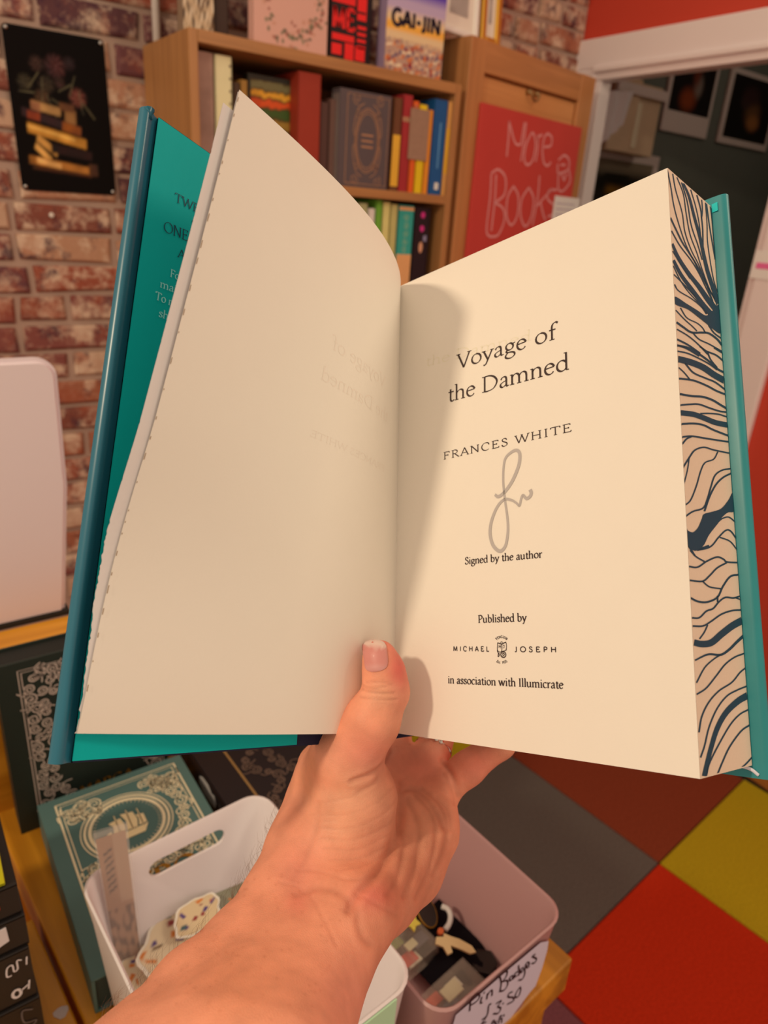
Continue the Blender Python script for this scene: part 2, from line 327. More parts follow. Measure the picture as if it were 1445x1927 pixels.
# bricks, each one a part of the wall
def brickmat():
    m = bpy.data.materials.new('weathered_brick'); m.use_nodes = True; nt = m.node_tree; b = nt.nodes['Principled BSDF']
    oi = nt.nodes.new('ShaderNodeObjectInfo'); tc = nt.nodes.new('ShaderNodeTexCoord')
    rp = nt.nodes.new('ShaderNodeValToRGB'); e = rp.color_ramp.elements
    pal = [(126, 68, 50), (158, 92, 62), (108, 62, 56), (178, 124, 88), (92, 54, 50), (150, 74, 50), (186, 140, 104), (130, 70, 56)]
    rp.color_ramp.interpolation = 'CONSTANT'
    for k, c in enumerate(pal):
        q = e[k] if k < 2 else e.new(k/len(pal))
        q.position = k/len(pal); q.color = (*map(float, K(*c, .84)), 1)
    nt.links.new(oi.outputs['Random'], rp.inputs[0])
    ad = nt.nodes.new('ShaderNodeVectorMath'); ad.operation = 'ADD'
    sc = nt.nodes.new('ShaderNodeVectorMath'); sc.operation = 'SCALE'; sc.inputs['Scale'].default_value = 1.
    nt.links.new(oi.outputs['Location'], sc.inputs[0]); nt.links.new(tc.outputs['Object'], ad.inputs[0]); nt.links.new(sc.outputs[0], ad.inputs[1])
    col = rp.outputs[0]
    for scale, lo, hi, c, amt in ((16, .47, .60, (206, 166, 128), .85), (22, .54, .66, (66, 38, 44), .85), (60, .5, .7, (186, 132, 100), .4), (9, .52, .64, (152, 70, 42), .6)):
        nz = nt.nodes.new('ShaderNodeTexNoise'); nz.inputs['Scale'].default_value = scale; nz.inputs['Detail'].default_value = 6; nz.inputs['Roughness'].default_value = .65
        off = nt.nodes.new('ShaderNodeVectorMath'); off.operation = 'ADD'; off.inputs[1].default_value = (scale*.37, scale*.11, 3.1)
        nt.links.new(ad.outputs[0], off.inputs[0]); nt.links.new(off.outputs[0], nz.inputs['Vector'])
        mr = nt.nodes.new('ShaderNodeMapRange'); mr.inputs[1].default_value = lo; mr.inputs[2].default_value = hi; mr.inputs[4].default_value = amt
        nt.links.new(nz.outputs['Fac'], mr.inputs[0])
        mx = nt.nodes.new('ShaderNodeMix'); mx.data_type = 'RGBA'; mx.inputs[7].default_value = (*map(float, K(*c, .78)), 1)
        nt.links.new(mr.outputs[0], mx.inputs[0]); nt.links.new(col, mx.inputs[6]); col = mx.outputs[2]
    nt.links.new(col, b.inputs['Base Color']); b.inputs['Roughness'].default_value = .85; b.inputs['Specular IOR Level'].default_value = .15
    n2 = nt.nodes.new('ShaderNodeTexNoise'); n2.inputs['Scale'].default_value = 70; nt.links.new(ad.outputs[0], n2.inputs['Vector'])
    bp = nt.nodes.new('ShaderNodeBump'); bp.inputs['Strength'].default_value = .6; bp.inputs['Distance'].default_value = .003
    nt.links.new(n2.outputs['Fac'], bp.inputs['Height']); nt.links.new(bp.outputs['Normal'], b.inputs['Normal'])
    return m
BM = brickmat()
def brick_mesh(L, seed):
    r = np.random.default_rng(seed); bm = bmesh.new(); bmesh.ops.create_cube(bm, size=1)
    for q in bm.verts:
        q.co = Vector((q.co.x*L+r.uniform(-.004, .004), q.co.y*.016, q.co.z*.052+r.uniform(-.003, .003)))
    bmesh.ops.bevel(bm, geom=[e for e in bm.edges if sum(v.co.y < 0 for v in e.verts) == 2], offset=.005, segments=1, affect='EDGES')
    me = bpy.data.meshes.new('brick'); bm.to_mesh(me); bm.free(); me.materials.append(BM); return me
BR = {L: [brick_mesh(L, 10*k+int(L*1000)) for k in range(4)] for L in (.196, .092)}
PITCH = .0646; z0 = onY((50, 437), YW)[2]
for r in range(-14, 18):
    zc = z0+PITCH*(r+.5)
    if zc > 2.3: break
    xs = .02-(.104 if r % 2 else .0)-random.random()*.05
    while xs < XC-.02:
        L = .092 if random.random() < .33 else .196
        L = min(L, XC-.01-xs) if XC-.01-xs > .09 else L
        xc = xs+L/2
        if (xc < .64 and xc > .15) or zc > 1.74 and xc < XC:
            base = .196 if L > .12 else .092
            o = bpy.data.objects.new('brick', random.choice(BR[base])); COL.objects.link(o); o.parent = wall_back
            o.scale = (min(L, XC-xs-.004)/base, 1, 1); o.location = (xc if xc+L/2 < XC else XC-L/2-.002, YW-.002, zc+random.uniform(-.002, .002))
            o.rotation_euler = (0, random.uniform(-.01, .01), 0)
        xs += L+.013

# floor of carpet tiles
def carpet(name, c):
    return mat(name, K(*c, .5), .95, .05, bump=1., bscale=420, noise=.6, nscale=240)
CP = {'red': carpet('red_carpet', (150, 34, 12)), 'rust': carpet('rust_carpet', (102, 42, 22)), 'grey': carpet('grey_carpet', (77, 66, 54)),
      'olive': carpet('olive_carpet', (138, 112, 16)), 'plum': carpet('plum_carpet', (96, 52, 50))}
floor = struct('floor', MB().box(-1.6, XC, -1.2, YW, -.06, -.012), mat('subfloor', (.05, .04, .035), .9), 'patchwork floor of coloured carpet tiles')
struct('floor_far', MB().box(XC, 4.5, 0, 2.0, -.06, -.004), CP['grey'])
tm = {}
for k, m in CP.items():
    me = bpy.data.meshes.new('carpet_tile'); b = MB().box(-.2485, .2485, -.2485, .2485, -.011, 0, .003); me.from_pydata(b.v, [], b.f); me.materials.append(m); tm[k] = me
ta = math.atan2(.048, .48); tu = np.array([math.cos(ta), math.sin(ta)]); tv = np.array([-math.sin(ta), math.cos(ta)]); t0 = np.array([1.451, .646])
known = {(-1, 0): 'grey', (0, 0): 'rust', (0, -1): 'olive', (-1, -1): 'red', (1, 0): 'plum', (-1, 1): 'olive', (-2, -1): 'plum', (-2, 0): 'olive', (0, 1): 'grey', (1, -1): 'red', (-2, 1): 'red', (-1, -2): 'grey', (0, -2): 'plum'}
for i in range(-5, 2):
    for j in range(-4, 3):
        c = t0+tu*.5*(i+.5)+tv*.5*(j+.5)
        if c[0] < -1.3 or c[0] > XC-.0 or c[1] < -.9 or c[1] > YW: continue
        k = known.get((i, j), random.choice(list(CP)))
        o = bpy.data.objects.new('carpet_tile', tm[k]); COL.objects.link(o); o.parent = floor; o.location = (*c, 0); o.rotation_euler = (0, 0, ta)

# drawing pin left in the wall
pin = empty('drawing_pin', 'clear drawing pin stuck in a pale brick under the black poster', 'pin', tuple(onY((97, 405), YW-.012)))
b = MB(); t = np.linspace(0, math.pi/2, 5)
b.tube([(0, -.001-.004*math.sin(a), 0) for a in t], [.0055*math.cos(a)+.0004 for a in t], 10); b.build('pin_head', mat('clear_plastic', (.8, .75, .7), .1, .6), pin, True)
MB().tube([(0, 0, 0), (0, .012, 0)], .0008, 6).build('pin_point', mat('steel', (.6, .6, .6), .3, .5, 1.), pin)

# ------------------------------------------------------------------ black poster
def poster():
    c = [onY(p, YW-.012) for p in ((5, 42), (42, 357), (218, 365), (200, 72))]
    x0, x1, zb, zt = c[0][0], c[2][0], c[1][2], c[0][2]; w, h = x1-x0, zt-zb
    root = empty('metal_poster', 'black metal poster of stacked old books and flowers on the brick wall', 'poster', (x0, YW-.014, zb), (0, -.012, 0))
    r = .008; out = []
    for cx, cz, a in ((w-r, r, -90), (w-r, h-r, 0), (r, h-r, 90), (r, r, 180)):
        out += [(cx+r*math.cos(math.radians(a+k*22.5)), cz+r*math.sin(math.radians(a+k*22.5))) for k in range(5)]
    MB().prism(out, lambda u, v, e: (u, e, v), 0, .002).build('plate', mat('black_enamel', K(14, 10, 9, .9), .7, .10), root)
    def paint(u, v):
        c = np.tile(lin((13, 9, 8)), (len(u), 1))
        n = wavy(u, v*1.5, 26, 3)
        for cx, cy, rr, col in ((.28, .80, .09, (62, 44, 38)), (.47, .80, .13, (70, 42, 40)), (.62, .83, .08, (52, 36, 36)), (.68, .62, .11, (104, 58, 48)), (.36, .68, .10, (56, 46, 36)), (.14, .68, .09, (64, 56, 40)), (.30, .60, .09, (84, 60, 40)), (.5, .70, .07, (72, 48, 40))):
            d = np.hypot(u-cx, (v-cy)*1.5); pet = .5+.5*np.cos(9*np.arctan2(v-cy, u-cx)+40*d)
            c = over(c, np.clip((rr-d)/.05, 0, 1)*(.35+.65*pet), lin(col))
        for s_ in range(9):
            a = s_*.7; x = .15+.08*s_; c = over(c, rectm(u, v, x, .62+.08*math.sin(a*2), .16, .010, a)*.7, lin((92, 84, 60)))
        B = [(.33, .53, .30, .055, -.10, (150, 112, 66)), (.22, .535, .10, .06, -.1, (128, 84, 56)), (.58, .49, .12, .10, -.1, (120, 84, 48)), (.55, .55, .16, .05, -.05, (92, 58, 36)),
             (.38, .45, .62, .055, -.15, (50, 34, 34)), (.19, .475, .13, .05, -.12, (134, 60, 32)), (.58, .415, .20, .06, -.15, (128, 70, 30)), (.42, .36, .62, .065, -.13, (170, 116, 46)), (.36, .375, .50, .014, -.13, (206, 160, 80)),
             (.30, .29, .22, .05, -.45, (186, 134, 66)), (.25, .24, .18, .045, -.55, (190, 140, 72)), (.56, .26, .44, .06, -.08, (40, 26, 24)), (.42, .165, .66, .055, -.08, (150, 96, 42)), (.44, .125, .64, .02, -.05, (70, 40, 24)), (.30, .175, .26, .035, -.12, (196, 146, 82)), (.78, .15, .10, .08, 0, (70, 44, 30))]
        for cx, cy, ww, hh, a, col in B:
            c = over(c, rectm(u, v*1.0, cx, cy, ww, hh, a, .018), lin(col)*1.0)
        return c*(1+.35*n[:, None]*(c > .02))*np.array([1, 1.12, 1.35])*1.5
    panel('print', lambda u, v: np.stack([.004+u*(w-.008), np.full_like(u, -.0006), .004+v*(h-.008)], 1), 70, 105, paint, vcmat('poster_print', .7, .08), root)
    for x, z in ((.007, .007), (w-.007, .007), (.007, h-.007), (w-.007, h-.007)):
        MB().tube([(x, .004, z), (x, -.003, z), (x, -.0045, z)], [.0042, .0042, .001], 10).build('screw', mat('steel', (.6, .6, .6), .3, .5, 1.), root, True)
poster()

# ------------------------------------------------------------------ things in the dark room
framew = mat('pale_print_border', K(176, 150, 128, .55), .6, .3)
def photo(name, label, c, border, paintfn, y=1.985):
    p = [onY(q, y) for q in c]; x0 = min(q[0] for q in p); x1 = max(q[0] for q in p); zb = min(q[2] for q in p); zt = max(q[2] for q in p)
    w, h = x1-x0, zt-zb
    root = empty(name, label, 'picture', (x0, y, zb), group='prints on the dark green wall')
    MB().box(0, w, 0, .012, 0, h, .002).build('border', framew, root)
    l, r, bo, to = border
    panel('image', lambda u, v: np.stack([l+u*(w-l-r), np.full_like(u, -.0008), bo+v*(h-bo-to)], 1), 30, 40, paintfn, vcmat('photo_print', .35, .4), root)
def dark1(u, v):
    c = np.tile(lin((18, 14, 14)), (len(u), 1))
    for cx, cy, rx, ry, col in ((.55, .8, .12, .25, (70, 28, 22)), (.62, .42, .10, .16, (120, 110, 104)), (.42, .20, .18, .16, (130, 60, 30)), (.55, .6, .08, .2, (96, 44, 30))):
        c = over(c, discm(u, v, cx, cy, rx, ry, .9)*.9, lin(col))
    return c*1.6
def dark2(u, v):
    c = np.tile(lin((16, 13, 12)), (len(u), 1))
    for cx, cy, rx, ry, col in ((.55, .45, .16, .18, (96, 66, 40)), (.35, .6, .1, .1, (50, 36, 36)), (.6, .3, .13, .12, (140, 92, 50)), (.45, .72, .18, .14, (50, 30, 30))):
        c = over(c, discm(u, v, cx, cy, rx, ry, .9)*.9, lin(col))
    return c*1.6
def land(u, v):
    n = wavy(u, v, 14, 5)
    c = np.tile(lin((40, 36, 30)), (len(u), 1)); c = over(c, np.clip((v-.72)*6, 0, 1), lin((140, 130, 112)))
    c = over(c, np.clip(.5+n*2, 0, 1)*(v > .35)*(v < .8), lin((30, 28, 20))); c = over(c, rectm(u, v, .6, .5, .7, .14, -.1, .1)*.8, lin((150, 108, 30)))
    return over(c, (v < .33)*1., lin((26, 26, 30)))
photo('photo_print', 'dark photo print with a deep white lower border, nearest the door head', ((1278, 60), (1256, 243), (1328, 262), (1350, 90)), (.02, .02, .075, .02), dark1)
photo('framed_print', 'dark print in a thin pale frame at the right of the doorway', ((1380, 128), (1354, 268), (1441, 284), (1462, 150)), (.025, .025, .025, .02), dark2)
photo('landscape_print', 'white-bordered landscape print low on the dark wall above the page corner', ((1115, 285), (1112, 420), (1215, 440), (1222, 292)), (.02, .035, .03, .035), land)
pc = [onY(q, 1.93) for q in ((1150, 140), (1150, 285), (1218, 290), (1222, 145))]
cb = empty('card_folder', 'beige card folder standing by the doorway edge in the dark room', 'folder', (pc[0][0], 1.90, pc[1][2]))
w_, h_ = pc[2][0]-pc[0][0], pc[0][2]-pc[1][2]
bg = mat('beige_card', K(178, 142, 104, .6), .8, .2, noise=.1, nscale=20)
MB().box(0, w_*.52, 0, .06, 0, h_, .003).build('cover', bg, cb); MB().box(w_*.54, w_, .01, .07, 0, h_*.97, .003).build('cover', bg, cb)
MB().box(w_*.46, w_*.56, -.004, .004, .02, h_*.7).build('ribbon', mat('pale_ribbon', K(200, 170, 130, .6), .7), cb)
MB().box(.0, w_, -.012, 0, h_*.78, h_*.92, .003).build('tab', framew, cb)
ck = [onY(q, 1.86) for q in ((1138, 170), (1196, 172), (1172, 235), (1136, 268))]
pts = np.array(ck); nx_ = 10
Pg = np.zeros((nx_, nx_, 3))
for i in range(nx_):
    for j in range(nx_):
        a, b2 = i/(nx_-1), j/(nx_-1); q = (pts[0]*(1-b2)+pts[1]*b2)*(1-a)+(pts[3]*(1-b2)+pts[2]*b2)*a
        Pg[i, j] = q+np.array([0, .006*math.sin(b2*14+a*2), 0])
cl = MB().grid(Pg); n0 = len(cl.v); cl.grid(Pg[:, ::-1]+np.array([0, .003, 0]))
tag(cl.build('hanging_cloth', mat('white_cloth', K(196, 172, 158, .6), .9, .1), None, True), 'white cloth corner hanging just inside the doorway', 'cloth')
cu = empty('low_cupboard', 'dark low cupboard standing against the far dark wall', 'cupboard', (3.0, 1.62, 0))
MB().box(0, .9, 0, .36, 0, 1.02, .005).build('body', mat('dark_cupboard', K(54, 38, 26, .6), .6), cu)
for k in range(2):
    d = MB().box(.02+.44*k, .44+.44*k, -.015, 0, .04, .98, .003).build('door', mat('dark_cupboard_door', K(66, 44, 30, .6), .6), cu)
    MB().tube([(.40+.1*k, -.03, .7), (.40+.1*k, -.015, .7)], .012, 10).build('knob', mat('steel', (.6, .6, .6), .3, .5, 1.), d, True)
st = empty('door_sticker', 'small pink and white notice stuck on the white door jamb', 'notice', tuple(onX((1438, 495), XC-.024)))
MB().box(-.0006, 0, -.045, .03, -.04, .03).build('paper', mat('notice_paper', K(226, 190, 190, .7), .6), st)
MB().box(-.0012, -.0006, -.035, .02, -.015, .0).build('print', mat('notice_pink', K(226, 90, 120, .7), .6), st)
# ================================================================== BOOKCASE
oakA, oakB = K(142, 90, 46, .68), K(160, 104, 54, .68)
oak = wood('oak_shelf_wood', oakA, oakB, 2)
oakx = wood('oak_board_wood', oakA, oakB, 0)
BX0, BX1, BY0, BY1 = .592, 1.272, 1.52, 1.786
ZT, ZS = 1.806, 1.56
bc = empty('bookcase', 'tall oak bookcase against the brick wall, filled with books', 'bookcase', (0, 0, 0))
MB().box(BX0, BX0+.018, BY0, BY1, 0, ZT-.0005, .001).build('side_panel', oak, bc)
MB().box(BX1-.018, BX1, BY0, BY1, 0, ZT-.0005, .001).build('side_panel', oak, bc)
MB().box(BX0+.0182, BX1-.0182, BY0-.002, BY1, ZT-.022, ZT, .001).build('top_board', oakx, bc)
for z in (ZS, 1.30, 1.02, .74, .40, .08):
    MB().box(BX0+.018, BX1-.018, BY0+.002, BY1-.006, z-.02, z, .001).build('shelf_board', oakx, bc)
MB().box(BX0+.018, BX1-.018, BY1-.006, BY1, 0, ZT-.022).build('back_panel', wood('oak_back', K(96, 54, 26, .6), K(116, 68, 34, .6), 2), bc)

# ------------------------------------------------------------------ books
PAGES = mat('aged_page_edges', K(226, 196, 150, .8), .8, .2, noise=.12, nscale=300)
BOOKN = {}
def cov(c, lum=.62, rough=.5):
    k = 'book_cloth_%d_%d_%d' % c
    return mat(k, K(*c, lum), rough, .35, bump=.2, bscale=600, noise=.07, nscale=30)
def book(label, loc, rot, w, t, h, c, group=None, name='book', cat='book', m=None, pages=PAGES, bt=.0025):
    r = empty(name, label, cat, tuple(loc), rot, group); m = m or cov(c)
    MB().box(0, w, 0, bt, 0, h, .0006).box(0, w, t-bt, t, 0, h, .0006).box(0, bt*1.2, .0004, t-.0004, 0, h, .0006).build('cover', m, r)
    MB().box(bt*1.2, w-.004, bt, t-bt, .003, h-.003).build('pages', pages, r)
    return r
def spine_out(label, x0, x1, z, ztop, c, y=1.545, d=.17, group=None, lean=0., **k):
    d = min(d, 1.775-y)
    return book(label, (x1, y, z), (0, lean, math.pi/2), d, x1-x0, ztop-z, c, group, **k)
def band(r, t, z0, z1, m, name='spine_band', y0=.0008, y1=None):
    y1 = t-.0008 if y1 is None else y1
    return MB().box(-.0006, 0, y0, y1, z0, z1).build(name, m, r)
def sx(px, py, y=1.545): return onY((px, py), y)[0]
def sz(px, py, y=1.545): return onY((px, py), y)[2]
G1 = 'books on the upper shelf'
spine_out('thick mottled taupe book, first on the upper shelf beside the side panel', BX0+.022, sx(403, 200), ZS, sz(380, 96), (128, 92, 70), group=G1, m=mat('mottled_taupe', K(140, 104, 82, .6), .7, .2, noise=.5, nscale=18))
c_ = spine_out('cream book spine next to the taupe book on the upper shelf', sx(405, 200)+.001, sx(437, 200), ZS, sz(420, 104), (216, 184, 124), group=G1)
for k in range(9): band(c_, sx(437, 200)-sx(405, 200), .02+.022*k, .024+.022*k, cov((96, 70, 44)), 'spine_mark', .002, .006)
spine_out('short dark brown book between the cream spine and the landscape book', sx(439, 200)+.001, sx(452, 200), ZS, sz(445, 155), (60, 38, 20), group=G1)
spine_out('short ochre book between the cream spine and the landscape book', sx(452, 200)+.001, sx(466, 200), ZS, sz(458, 150), (136, 92, 34), group=G1)
def face_out(label, x0, x1, z, h, c, fn=None, y=1.535, t=.024, nx=40, ny=56, group=None, lean=0., inset=(.0, .0, .0, .0), rough=.4, m=None):
    r = book(label, (x0, y, z), (lean, 0, 0), x1-x0, t, h, c, group, m=m); w = x1-x0; l, rr, b_, t_ = inset
    if fn: panel('cover_print', lambda u, v: np.stack([l+u*(w-l-rr), np.full_like(u, -.0005), b_+v*(h-b_-t_)], 1), nx, ny, fn, vcmat('cover_print_%d' % int(rough*10), rough, .35), r)
    return r, w
def landscape(u, v):
    n = wavy(u, v, 20, 9); c = np.tile(lin((70, 50, 22)), (len(u), 1))
    for a, b_, col in ((.90, 1.0, (110, 100, 60)), (.82, .90, (216, 150, 40)), (.72, .82, (206, 76, 26)), (.62, .72, (60, 80, 30)), (.50, .62, (150, 110, 40)), (.40, .5, (60, 66, 30)), (.28, .4, (176, 130, 50)), (.0, .28, (84, 60, 24))):
        c = over(c, np.clip((v+n*.02-a)/.02, 0, 1)*np.clip((b_-v-n*.02)/.02, 0, 1), lin(col))
    return c*np.array([1, 1.2, 1.5])*1.3
face_out('landscape-picture book with orange and green bands facing out on the upper shelf', sx(467, 260, 1.575), sx(553, 260, 1.575), ZS, sz(510, 144, 1.575)-ZS, (34, 30, 20), landscape, 1.575, group=G1, inset=(.006, .006, .008, .010))
spine_out('big dark red book standing right of the landscape book', sx(556, 240)+.002, sx(600, 240), ZS, sz(575, 136), (132, 40, 22), group=G1, y=1.54)
for k, (a, b_, tp, c, l) in enumerate(((601, 618, 192, (70, 44, 34), 'dull brown slim book next to the big dark red one'), (619, 635, 186, (94, 62, 48), 'faded brown slim book beside the ornate grey book'))):
    spine_out(l, sx(a, 240)+.001, sx(b_, 240), ZS, sz((a+b_)/2, tp), c, group=G1)
goldf = mat('dull_gold_foil', K(150, 112, 76, .6), .4, .5, .4)
r_, w_ = face_out('charcoal clothbound book with an ornate oval medallion facing out', sx(637, 260, 1.53), sx(733, 260, 1.53), ZS, sz(685, 172, 1.53)-ZS, (76, 62, 56), None, 1.53, .035, group=G1)
h_ = sz(685, 172, 1.53)-ZS; mb = MB(); mp = lambda a, b: (a, -.0007, b)
ribbon(mb, np.array([(.02, .008), (w_-.006, .008), (w_-.006, h_-.008), (.02, h_-.008), (.02, .008)]), .0018, mp)
cx_ = w_/2+.007
for k in (1., .93, .84): ribbon(mb, arc(cx_, h_/2, .034*k, .066*k, 0, 360, 40), .0016, mp)
for sxg in (-1, 1):
    for syg in (-1, 1):
        ribbon(mb, spiral(cx_+sxg*.032, h_/2+syg*.082, .012, 1.6, 1.2*sxg, sxg*syg), .0015, mp)
        ribbon(mb, spiral(cx_+sxg*.026, h_/2+syg*.052, .009, 1.5, 2+sxg, -sxg*syg), .0013, mp)
        ribbon(mb, spline([(cx_+sxg*.012, h_/2+syg*.075), (cx_+sxg*.03, h_/2+syg*.06), (cx_+sxg*.038, h_/2+syg*.02), (cx_+sxg*.03, h_/2)]), .0018, mp)
for k in range(3): ribbon(mb, [(cx_-.016, h_/2+.012-.012*k), (cx_+.016, h_/2+.012-.012*k)], .004, mp)
mb.build('gilt_ornament', goldf, r_)
MB().box(-.0006, 0, .003, .032, .01, h_-.01).build('spine_panel', cov((108, 88, 74)), r_)
rows = ((737, 752, 183, (92, 52, 28), 'brown and ochre book just right of the ornate charcoal book'), (753, 771, 177, (140, 36, 34), 'crimson book between the brown and the orange ones'),
        (772, 783, 189, (196, 78, 24), 'orange book behind the small brown shelf card'), (784, 799, 196, (214, 156, 20), 'yellow book behind the small brown shelf card'),
        (800, 810, 206, (206, 116, 30), 'light orange book left of the blue one'), (811, 836, 186, (18, 66, 100), 'deep blue book near the end of the upper shelf'), (837, 849, 190, (196, 134, 66), 'tan and orange book at the end of the upper shelf'))
for a, b_, tp, c, l in rows:
    q = spine_out(l, sx(a, 280, 1.53)+.001, sx(b_, 280, 1.53), ZS, min(sz((a+b_)/2, tp, 1.53), ZT-.026), c, group=G1, y=1.53); t_ = sx(b_, 280, 1.53)-sx(a, 280, 1.53)-.001
    if a == 737: band(q, t_, .01, .12, cov((206, 140, 40))); 
    if a == 811:
        band(q, t_, .012, .028, cov((190, 176, 150)), 'publisher_mark', .010, .022); band(q, t_, .06, .16, cov((80, 120, 140)), 'spine_title', .016, .020)
    if a == 837: band(q, t_, .05, .15, cov((216, 140, 30)))
    if a == 753: band(q, t_, .15, .16, goldf)
cd = [onY(p, 1.522) for p in ((776, 202), (778, 300), (804, 305), (806, 205))]
cdo = empty('shelf_card', 'small brown card hanging over the orange and yellow books', 'card', (cd[0][0], 1.5265, cd[1][2]))
MB().box(0, cd[2][0]-cd[0][0], 0, .0015, 0, cd[0][2]-cd[1][2], .0004).build('card', mat('kraft_card', K(132, 96, 70, .6), .8, .2, noise=.15, nscale=90), cdo)
MB().tube([(.012, .0008, cd[0][2]-cd[1][2]), (.013, .0008, cd[0][2]-cd[1][2]+.008), (.02, .0008, cd[0][2]-cd[1][2])], .0008, 5).build('string', mat('string', K(180, 150, 110), .9), cdo)
# lower shelf, only the tops show
G2 = 'books on the lower shelf'; ZL = 1.30
for a, b_, tp, c, l in ((672, 690, 382, (150, 140, 90), 'pale olive book at the hidden end of the lower shelf'), (691, 704, 392, (214, 198, 150), 'white book beside the green one on the lower shelf'), (705, 717, 376, (96, 140, 40), 'leaf green book on the lower shelf'), (718, 732, 380, (190, 170, 96), 'pale yellow book right of the green one'),
                      (733, 746, 384, (168, 150, 84), 'khaki book left of the teal and tan one'), (748, 777, 386, (44, 130, 108), 'teal book with a tan lower band on the lower shelf'), (779, 808, 390, (28, 18, 20), 'black book with pink motifs, last on the lower shelf')):
    q = spine_out(l, sx(a, 430)+.001, sx(b_, 430), ZL, sz((a+b_)/2, tp), c, group=G2); t_ = sx(b_, 430)-sx(a, 430)-.001
    hh = sz((a+b_)/2, tp)-ZL
    if a == 748:
        band(q, t_, .0, hh-.115, cov((196, 136, 80))); band(q, t_, hh-.012, hh-.004, cov((196, 136, 80)))
        mb = MB()
        for k in range(5): ribbon(mb, spiral(t_/2, hh-.03-.018*k, .008, 1.5, k, 1), .0012, lambda a, b: (-.0008, a, b))
        mb.build('spine_scrolls', cov((150, 160, 110)), q)
    if a == 779:
        mb = MB()
        for zz in (hh-.018, hh-.05): mb.prism([(t_/2+.007*math.cos(x), zz+.008*math.sin(x)) for x in np.linspace(0, 6.28, 9)[:-1]], lambda u, v, e: (e, u, v), 0, -.0007)
        mb.build('spine_motif', cov((176, 40, 96)), q)
        MB().prism([(t_/2+.006*math.cos(x), hh-.095+.014*math.sin(x)) for x in np.linspace(0, 6.28, 9)[:-1]], lambda u, v, e: (e, u, v), 0, -.0007).build('spine_motif', cov((190, 130, 90)), q)
        band(q, t_, hh-.08, hh-.066, cov((120, 110, 120)), 'spine_title', .008, .018)

# standing on top of the bookcase
G3 = 'books displayed on top of the bookcase'
def crumple(u, v):
    n = wavy(u, v, 16, 21); n2 = wavy(u, v, 34, 22); c = np.tile(lin((190, 156, 116)), (len(u), 1))
    c = over(c, np.clip(n*2.2, 0, 1), lin((104, 72, 44))); c = over(c, np.clip(n2*1.6-.3, 0, 1), lin((60, 38, 26))); c = over(c, np.clip(-n2*1.8-.3, 0, 1), lin((214, 186, 150)))
    return c*np.array([1, 1.2, 1.5])*1.2
yt = 1.535
def tx(px, py): return onY((px, py), yt)[0]
face_out('beige and brown sculptural-patterned book at the left end of the bookcase top', BX0+.006, tx(413, 75), ZT, .23, (120, 92, 66), crumple, 1.56, .03, 44, 70, G3, .0)
spine_out('dark brown book beside the beige sculptural one on the bookcase top', tx(418, 60), tx(444, 60), ZT, ZT+.22, (48, 28, 18), group=G3, y=1.57, d=.15)
def floral(u, v):
    c = np.tile(lin((206, 150, 124)), (len(u), 1)); r = np.random.default_rng(4)
    for k in range(150):
        a = r.uniform(0, 6.28); rr = r.normal(.36, .05); cx, cy = .5+rr*math.cos(a)*1.02, .42+rr*math.sin(a)*.9
        col = [(96, 92, 62), (120, 110, 78), (150, 84, 66), (190, 130, 100), (84, 80, 56)][k % 5]
        c = over(c, discm(u, v, cx, cy, r.uniform(.012, .03), r.uniform(.010, .022), .6)*.9, lin(col))
    return c*np.array([1, 1.22, 1.6])*1.25
rf, wf = face_out('pink book with a floral wreath on top of the bookcase', tx(477, 78), tx(614, 108), ZT, .21, (196, 138, 112), floral, yt, .026, 80, 100, G3)
black = cov((26, 14, 14)); red = mat('red_cover_ink', K(214, 26, 22, .62), .5)
rm_, wm = face_out('black book with big red capitals on top of the bookcase', tx(620, 112), tx(690, 127), ZT, .21, (26, 14, 14), None, yt, .02, group=G3)
mb = MB(); fx = lambda a, b: np.array([a, -.0007, b])
text_map(mb, 'ME', np.array([.003, -.0007, onY((645, 54), yt)[2]-ZT]), np.array([1, 0, 0]), np.array([0, 0, 1]), wm*.60, .056, thick=.13, sans=True)
zb = onY((645, 54), yt)[2]-ZT; mb.box(.002, wm*.62, -.0007, -.0002, zb+.045, .2).box(.004, wm*.62, -.0007, -.0002, zb-.022, zb-.010)
mb.box(wm*.38, wm*.62, -.0007, -.0002, .004, .034).box(wm*.68, wm*.92, -.0007, -.0002, zb+.022, .2)
for k in range(4): mb.box(wm*.70, wm*.93, -.0007, -.0002, zb-.030+.012*k, zb-.024+.012*k)
mb.box(wm*.66, wm*.92, -.0007, -.0002, .006, .032).box(.004, wm*.3, -.0007, -.0002, .010, .030)
mb.build('red_lettering', red, rm_)
MB().box(wm*.66, wm*.9, -.0010, -.0008, zb+.034, zb+.038).build('black_rule', black, rm_)
def gaijin(u, v):
    n = wavy(u, v, 40, 31); c = np.tile(lin((216, 180, 130)), (len(u), 1))
    c = over(c, np.clip((v-.62)*9, 0, 1), lin((176, 150, 166))); c = over(c, np.clip((v-.80)*8, 0, 1), lin((86, 60, 150)))
    c = over(c, rectm(u, v, .5, .52, 1.1, .10, 0, .06), lin((232, 160, 60)))
    lo = np.clip((.40-v)*12, 0, 1)
    c = over(c, lo*.9, lin((170, 130, 108)))
    for k, col in enumerate(((150, 44, 30), (60, 60, 96), (220, 190, 150), (196, 110, 60))):
        c = over(c, lo*np.clip(wavy(u, v, 44, 40+k)*2.6-.8, 0, 1), lin(col))
    return c*np.array([1, 1.2, 1.5])*1.3
rg, wg = face_out('paperback with black capitals over an orange sunset on top of the bookcase', tx(722, 130), tx(828, 155), ZT, .172, (140, 110, 120), gaijin, yt, .034, 60, 80, G3)
